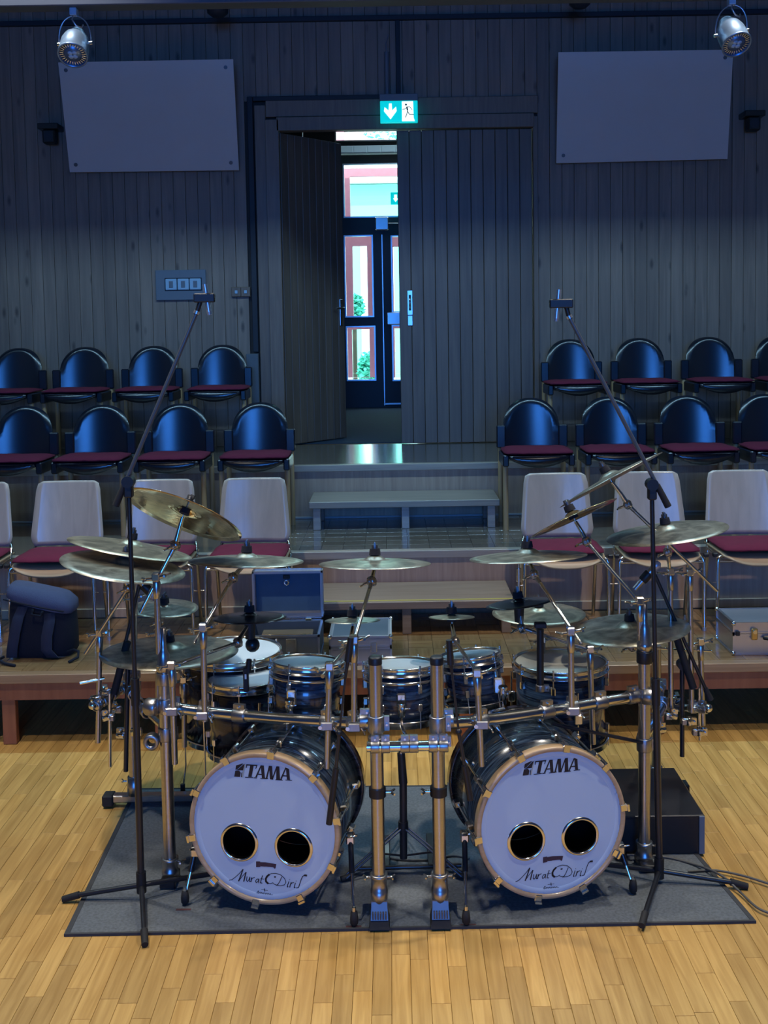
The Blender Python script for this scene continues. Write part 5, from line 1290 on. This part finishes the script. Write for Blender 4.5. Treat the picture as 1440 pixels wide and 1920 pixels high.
# ================================================================== TOMS
def tom(name, label, cx, cy, Y, half, dep, tx, ty, wrapm, nl, legs=0, twist=0.0, hm='tomhead_bluelit'):
    P = at(cx, cy, Y); k = F_PX/((P - V((0, 0, CAM_H))).dot(FWD)); R = half/k
    n_ = V((tx, ty, 1)).normalized(); u_, v_, a_ = frame(n_); d = -n_
    t = thing(name, label, 'drum', V((P.x, P.y, 0.0)), None)
    MB().lathe([(R - 0.012, 0.02), (R - 0.012, dep), (R - 0.019, dep), (R - 0.019, 0.02)], P, d, 48, closed=True).build('shell', M[wrapm], t)
    MB().lathe([(0.001, 0.004), (R*0.5, 0.004), (R - 0.014, 0.0045), (R - 0.008, 0.008)], P, d, 48).build('head', M[hm], t)
    MB().lathe([(R - 0.006, -0.004), (R, -0.005), (R + 0.003, -0.002), (R, 0.004), (R - 0.001, 0.026), (R + 0.008, 0.030), (R + 0.008, 0.034), (R - 0.004, 0.034)], P, d, 48, closed=True).build('top_hoop', M['chrome'], t)
    if nl == 6: MB().lathe([(R - 0.011, 0.052), (R + 0.006, 0.052), (R + 0.007, 0.058), (R + 0.006, 0.064), (R - 0.011, 0.064)], P, d, 48, closed=True).build('mount_ring', M['chrome'], t)
    MB().lathe([(R - 0.010, dep - 0.012), (R + 0.006, dep - 0.012), (R + 0.006, dep - 0.008), (R - 0.001, dep - 0.004), (R - 0.001, dep + 0.018), (R - 0.006, dep + 0.018)], P, d, 48, closed=True).build('bottom_hoop', M['chrome'], t)
    MB().lathe([(0.001, dep + 0.004), (R - 0.01, dep + 0.004)], P, d, 32).build('bottom_head', M['tomhead_bluelit'], t)
    for i in range(nl):
        an = 2*PI*(i + 0.5)/nl + twist; e = u_*math.cos(an) + v_*math.sin(an); f_ = a_.cross(e)
        lo_ = MB().cbox(P + e*(R - 0.003) + d*min(0.085, dep*0.42), (0.011, 0.010, 0.019), 0.004, e, f_, a_).build('lug', M['chrome'], t)
        mb = MB().cyl(P + e*(R + 0.005) - d*0.008, P + e*(R + 0.005) + d*min(0.085, dep*0.42), 0.0032, n=8)
        mb.cbox(P + e*(R + 0.006) + d*0.028, (0.007, 0.009, 0.006), 0.002, e, f_, a_); mb.cyl(P + e*(R + 0.005) - d*0.014, P + e*(R + 0.005) - d*0.004, 0.005, n=8)
        mb.build('tension_rod', M['chrome'], lo_)
        l2 = MB().cbox(P + e*(R - 0.003) + d*(dep - min(0.07, dep*0.3)), (0.011, 0.010, 0.016), 0.004, e, f_, a_).build('lug', M['chrome'], t)
        MB().cyl(P + e*(R + 0.003) + d*(dep - min(0.07, dep*0.3)), P + e*(R + 0.003) + d*(dep + 0.02), 0.0032, n=8).build('tension_rod', M['chrome'], l2)
    for i in range(legs):
        an = 2*PI*i/legs + 0.6 + twist; e = V((math.cos(an), math.sin(an), 0))
        a0 = P + e*(R + 0.018) + d*dep*0.45
        bt = V((a0.x, a0.y, CZ + 0.02))
        lg = MB().tube([a0 + V((0, 0, 0.09)), V((a0.x, a0.y, 0.16)), bt + e*0.02], 0.005, 8).build('leg', M['chrome'], t)
        MB().cbox(a0 + d*0.03, (0.018, 0.016, 0.024), 0.005).build('leg_bracket', M['chrome'], lg)
        MB().cyl(bt + e*0.02 + V((0, 0, -0.019)), bt + e*0.02 + V((0, 0, 0.03)), 0.012, n=10).build('rubber_foot', M['rubber'], lg)
    return t, P, n_, R
tE = tom('floor_tom', 'large dark floor tom at the back left, widest white head', 434, 1219, 5.12, 93, 0.40, 0.0, 0.02, 'wrap_br', 8, 3, 0.2)
tD = tom('floor_tom', 'floor tom at left in front of the larger one, clip microphone on rim', 458, 1270, 4.84, 71, 0.33, 0.0, 0.04, 'wrap_br', 8, 3, 0.4)
tF = tom('floor_tom', 'floor tom on the right with coated head and blue shell', 1050, 1238, 4.98, 87, 0.37, 0.0, 0.03, 'wrap', 8, 3, 0.1, 'tomhead_plain')
tA = tom('rack_tom', 'blue rack tom left of the middle, largest of the three', 577, 1240, 4.62, 68, 0.24, 0.05, 0.12, 'wrap', 6, 0, 0.1)
tB = tom('rack_tom', 'blue rack tom in the middle between the capped posts', 751, 1244, 4.58, 68, 0.23, 0.0, 0.13, 'wrap', 6, 0, 0.0)
tC = tom('rack_tom', 'small blue rack tom right of the middle under the tiny splash', 881, 1226, 4.62, 58, 0.21, -0.10, 0.14, 'wrap', 6, 0, 0.25)
# tom holders from the drums to the rack bars
def holder(label, T_, ang, tgt):
    t0, P, n_, R = T_; e = V((math.cos(ang), math.sin(ang), 0)); a0 = P + e*(R + 0.0) - n_*0.10
    t = thing('tom_holder', label, 'tom holder', tgt)
    MB().cbox(a0 + e*0.012, (0.02, 0.02, 0.035), 0.006).build('mount_block', M['chrome'], t)
    MB().lathe([(0.019, 0), (0.021, 0.006), (0.016, 0.016), (0.021, 0.024), (0.019, 0.03), (0.014, 0.06), (0.001, 0.062)], a0 + e*0.04, (0, 0, -1), 16).build('omni_ball', M['chrome'], t)
    MB().tube([a0 + e*0.04 + V((0, 0, -0.05)), a0 + e*0.04 + V((0, 0, -0.10)), tgt], 0.0085, 10).build('l_rod', M['chrome'], t)
    wing(t, a0 + e*0.055 + V((0, -0.01, -0.02)), (0.6, -0.7, 0.2), 1.0)
p_, d_ = onbar(LB, 545); holder('chrome holder carrying the left rack tom on the bar', tA, -PI/2 - 0.3, p_ + V((0, 0.02, 0.02)))
p_, d_ = onbar(LB, 650); holder('chrome holder carrying the middle rack tom between the posts', tB, -PI/2, V((0.036, 3.99, cm + 0.02)))
p_, d_ = onbar(RBp, 920); holder('chrome holder carrying the small right rack tom on the bar', tC, -PI/2 + 0.75, p_ + V((0, 0.02, 0.02)))

# ================================================================== MICROPHONES
def mic_stand(label, hub, feet, neck_z, piv, boom_a, boom_b, clip, mic_a, mic_b):
    t = thing('microphone_stand', label, 'microphone stand', V((hub.x, hub.y, CZ)), 'overhead microphone stands')
    for f_ in feet:
        d = (f_ - hub).normalized()
        lg = MB().tube([hub + V((0, 0, -0.005)), f_ + V((0, 0, 0.016)) - d*0.06], 0.0105, 10).build('leg', M['blackmetal'], t)
        MB().cyl(f_ + V((0, 0, 0.016)) - d*0.07, f_ + V((0, 0, 0.013)), 0.0145, 0.013, n=12).build('rubber_foot', M['rubber'], lg)
    MB().cyl(hub + V((0, 0, -0.035)), hub + V((0, 0, 0.05)), 0.02, n=14).build('tripod_hub', M['black'], t)
    zz = neck_z
    MB().cyl(hub + V((0, 0, 0.02)), hub.lerp(piv, (zz - hub.z)/(piv.z - hub.z)), 0.0142, n=14).build('lower_tube', M['blackmetal'], t)
    nk = hub.lerp(piv, (zz - hub.z)/(piv.z - hub.z)); ax = (piv - hub).normalized()
    MB().cyl(nk - ax*0.07, nk + ax*0.04, 0.0175, n=14).build('height_clutch', M['black'], t)
    MB().cyl(nk, piv, 0.0095, n=12).build('upper_tube', M['blackmetal'], t)
    MB().cyl(piv + V((0, -0.022, 0)), piv + V((0, 0.022, 0)), 0.024, n=16).build('swivel', M['black'], t)
    MB().cbox(piv - ax*0.035, (0.017, 0.017, 0.028), 0.005).build('swivel_neck', M['black'], t)
    MB().cyl(boom_a, boom_b, 0.0085, n=10).build('boom', M['boommetal'], t)
    d = (boom_a - boom_b).normalized()
    MB().cyl(boom_a - d*0.10, boom_a, 0.0125, 0.0145, n=12).build('counter_grip', M['rubber'], t)
    MB().cyl(boom_b - (boom_b - boom_a).normalized()*0.012, boom_b, 0.013, n=12).build('thread_ring', M['alu'], t)
    dc = (clip - boom_b)
    MB().cyl(boom_b, boom_b + dc*0.7, 0.0095, n=10).build('clip_stem', M['black'], t)
    cm_ = (mic_a + mic_b)/2; e = (clip - cm_)
    cl = MB().cbox((clip*0.45 + cm_*0.55), (abs(e.x)*0.55 + 0.03, 0.014, 0.018), 0.004)
    cl.build('clip', M['black'], t)
    m_ = thing('microphone', label.replace('stand with', 'microphone in the clip of the stand with') if False else 'small silver microphone clipped to the ' + ('left' if piv.x < 0 else 'right') + ' overhead boom', 'microphone', mic_a)
    MB().cyl(mic_a, mic_b, 0.0095, n=14).build('body', M['clearmic'], m_)
    MB().cyl(mic_a, mic_a + (mic_a - mic_b).normalized()*0.012, 0.010, 0.0085, n=14).build('grille', M['aluside'], m_)
    return t
Ym = 4.22
hubL = at(265, 1657, 4.2); hubR = at(1236, 1630, 4.27)
mic_stand('black overhead microphone stand on the left, boom rising to the right', hubL,
   [atz(118, 1692, 0.0), atz(272, 1778, 0.0), atz(440, 1640, CZ)], at(258, 1290, 4.2).z, at(241, 903, 4.2), at(217, 948, 4.2), at(370, 583, 4.2), at(378, 558, 4.2), at(392, 585, 4.2), at(384, 533, 4.2))
mic_stand('black overhead microphone stand on the right, boom rising to the left', hubR,
   [atz(1203, 1742, CZ), atz(1402, 1668, 0.0), atz(1095, 1625, CZ)], at(1227, 1290, 4.27).z, at(1222, 908, 4.27), at(1253, 950, 4.27), at(1066, 592, 4.27), at(1060, 568, 4.27), at(1043, 597, 4.27), at(1048, 543, 4.27))

def short_boom(label, miclabel, Y, pole_t, pole_b, grip_a, grip_b, boom_a, boom_b, mic_a, mic_b):
    b_ = at(*pole_b, Y); t = thing('microphone_boom', label, 'microphone stand', b_)
    MB().cyl(b_, at(*pole_t, Y), 0.0115, n=12).build('pole', M['blackmetal'], t)
    pv = at(*pole_t, Y); MB().cyl(pv + V((0, -0.022, 0)), pv + V((0, 0.022, 0)), 0.024, n=16).build('swivel', M['black'], t)
    MB().cyl(at(*grip_a, Y - 0.03), at(*grip_b, Y - 0.03), 0.0175, n=14).build('grip', M['rubber'], t)
    MB().cyl(at(*boom_a, Y - 0.03), at(*boom_b, Y - 0.03), 0.0085, n=10).build('boom', M['blackmetal'], t)
    e = at(*boom_b, Y - 0.03); s_ = at(*boom_a, Y - 0.03); d = (e - s_).normalized()
    MB().cyl(e - d*0.06, e, 0.012, 0.016, n=12).build('counter_grip', M['rubber'], t)
    ma, mb_ = at(*mic_a, Y - 0.03), at(*mic_b, Y - 0.03)
    cl_ = ma.lerp(mb_, 0.5); MB().lathe([(0.02, -0.025), (0.022, -0.02), (0.022, 0.02), (0.019, 0.026)], cl_, mb_ - ma, 16).build('clip', M['black'], t)
    MB().cyl(s_, cl_, 0.011, n=10).build('clip_stem', M['black'], t)
    m_ = thing('microphone', miclabel, 'microphone', cl_)
    MB().cyl(ma.lerp(mb_, 0.12), mb_, 0.0165, 0.013, n=16).build('body', M['steel'], m_)
    MB().lathe([(0.001, -0.035), (0.012, -0.033), (0.021, -0.02), (0.022, -0.008), (0.017, 0.01)], ma.lerp(mb_, 0.12), mb_ - ma, 16).build('grille', M['aluside'], m_)
    return t
short_boom('short black microphone boom clamped to the rack at far right', 'silver microphone pointing at the low ride on the right', 4.95,
   (1279, 1246), (1279, 1418), (1265, 1185), (1300, 1290), (1228, 1078), (1332, 1312), (1232, 1058), (1190, 1105))
short_boom('short black microphone boom clamped to the rack at far left', 'dark microphone hanging beside the left rack post', 4.86,
   (240, 1232), (236, 1446), (239, 1203), (214, 1300), (262, 1095), (200, 1350), (290, 1118), (262, 1090))

def drop_mic(label, Y, pts, head):
    q = [at(*p_, Y) for p_ in pts]; t = thing('drum_microphone', label, 'microphone', q[-1])
    MB().cyl(at(*head[0], Y), at(*head[1], Y), 0.012, 0.014, n=14).build('capsule', M['black'], t)
    MB().cyl(at(*head[1], Y), q[0], 0.008, 0.005, n=10).build('holder', M['black'], t)
    MB().cyl(q[0], q[1], 0.0045, n=8).build('rod', M['blackmetal'], t)
    MB().sphere(q[1], 0.013, 10).build('joint', M['black'], t)
    MB().cyl(q[1], q[2], 0.0075, n=10).build('lower_rod', M['blackmetal'], t)
    MB().cyl(q[2], q[3], 0.0125, n=12).build('handle', M['black'], t)
    return t
drop_mic('thin black microphone boom hanging before the left bass drum', 3.98, [(647, 1275), (636, 1375), (630, 1440), (617, 1545)], [(658, 1195), (652, 1240)])
drop_mic('thin black microphone boom hanging before the right bass drum shell', 3.98, [(848, 1265), (860, 1372), (871, 1435), (882, 1500)], [(842, 1200), (845, 1245)])
# clip microphone on the left floor tom rim
q = at(463, 1272, 4.62); t = thing('clip_microphone', 'black clip microphone standing on the left floor tom rim', 'microphone', q)
MB().cbox(q + V((-0.004, 0, -0.005)), (0.012, 0.012, 0.055), 0.004).build('body', M['black'], t)
MB().cyl(q + V((0.006, 0, 0.03)), q + V((0.012, 0, 0.085)), 0.014, 0.012, n=12).build('capsule', M['black'], t)
MB().cbox(q + V((-0.004, -0.0125, 0.012)), (0.004, 0.001, 0.011), 0.0005).build('white_tag', M['white'], t)
# black post microphone above the right floor tom
q = at(1013, 1290, 4.60); t = thing('black_pole', 'black flat pole standing before the right floor tom', 'pole', q)
MB().cyl(q, at(1013, 1180, 4.60), 0.0155, n=14).build('tube', M['black'], t)
MB().cbox(at(1013, 1172, 4.60), (0.026, 0.018, 0.012), 0.004).build('top_plate', M['black'], t)
ring(t, at(1013, 1290, 4.60), (0, 0, 1), 0.0155, 0.03)

# ================================================================== BEHIND THE DRUMS
b_ = atz(757, 1630, CZ); t = thing('snare_stand', 'black tripod stand between the two bass drums', 'stand', b_)
top_ = at(752, 1412, b_.y)
MB().cyl(b_ + V((0, 0, 0.05)), at(756, 1465, b_.y), 0.0165, n=14).build('lower_tube', M['blackmetal'], t)
MB().cyl(at(756, 1468, b_.y), top_, 0.019, 0.017, n=14).build('collar', M['black'], t)
MB().cyl(top_, V((top_.x, top_.y, top_.z + 0.06)), 0.011, n=12).build('upper_tube', M['chrome'], t)
kn = at(756, 1548, b_.y)
for an in (math.radians(200), math.radians(-20), math.radians(90)):
    e = V((math.cos(an), math.sin(an), 0)); f_ = V((b_.x, b_.y, CZ + 0.012)) + e*0.26
    s_ = e.cross(V((0, 0, 1)))*0.011
    lg = MB().tube([kn + s_, f_ + s_ + V((0, 0, 0.005))], 0.0045, 8).tube([kn - s_, f_ - s_ + V((0, 0, 0.005))], 0.0045, 8).build('leg', M['screw'], t)
    MB().tube([b_ + V((0, 0, 0.06)), kn.lerp(f_, 0.52)], 0.0045, 8).build('leg_brace', M['blackmetal'], t)
    MB().cyl(f_ - e*0.03 + V((0, 0, 0.004)), f_ + e*0.02, 0.012, n=10).build('rubber_foot', M['rubber'], lg)
MB().cyl(kn + V((0, 0, -0.02)), kn + V((0, 0, 0.02)), 0.022, n=14).build('leg_collar', M['black'], t)
# double pedal drive bar between the drums
a_ = atz(722, 1632, CZ + 0.02); c_ = atz(812, 1628, CZ + 0.02)
t = thing('pedal_link', 'black drive shaft of the double pedal between the bass drums', 'pedal', (a_ + c_)/2)
MB().cyl(a_ + V((-0.12, 0, 0.01)), c_ + V((0.12, 0, 0.01)), 0.009, n=10).build('shaft', M['blackmetal'], t)
for q in (a_ + V((-0.02, 0, 0)), c_ + V((0.02, 0, 0))):
    MB().cbox(q + V((0, 0, 0.005)), (0.02, 0.05, 0.024), 0.005).build('bearing_block', M['black'], t)
    MB().cbox(q + V((0, 0.18, -0.008)), (0.04, 0.14, 0.006), 0.003).build('footboard', M['blackmetal'], t)
# low black box on the carpet, right
x1 = atz(1322, 1602, CZ).x; t = thing('black_box', 'flat black equipment box on the carpet behind the right bass drum', 'box', (x1 - 0.25, 4.72, CZ))
y0 = atz(1250, 1602, CZ).y; y1 = y0 + 0.50
MB().cbox((x1 - 0.26, (y0 + y1)/2, CZ + 0.087), (0.26, (y1 - y0)/2, 0.087), 0.004).build('housing', M['blackmetal'], t)
MB().cbox((x1 - 0.014, y0 - 0.004, CZ + 0.087), (0.012, 0.004, 0.085), 0.002).build('rack_ear', M['casegrey'], t)
MB().box(x1 - 0.50, y0 - 0.003, CZ + 0.012, x1 - 0.03, y0, CZ + 0.162).build('front_plate', M['black'], t)
# cables on the floor at right
def cable(label, pts, z0=0.006):
    q = smooth([atz(px, py, max(CZ, 0.004) + z0 + h_) for px, py, h_ in pts], 6)
    tag(MB().tube(q, 0.005, 8).build('cable', M['cable']), label, 'cable')
cable('grey cable looping off the carpet at right, upper run', [(1290, 1634, 0), (1340, 1632, 0), (1385, 1640, 0), (1420, 1650, 0), (1450, 1660, 0)])
cable('grey cable crossing under the right stand leg to the floor', [(1175, 1603, 0.02), (1240, 1606, 0), (1300, 1620, 0), (1350, 1640, 0.02), (1385, 1670, 0), (1420, 1702, 0), (1455, 1716, 0)])
cable('dark cable lying between the bass drums', [(700, 1595, 0), (740, 1610, 0), (800, 1612, 0), (850, 1604, 0), (880, 1610, 0)])
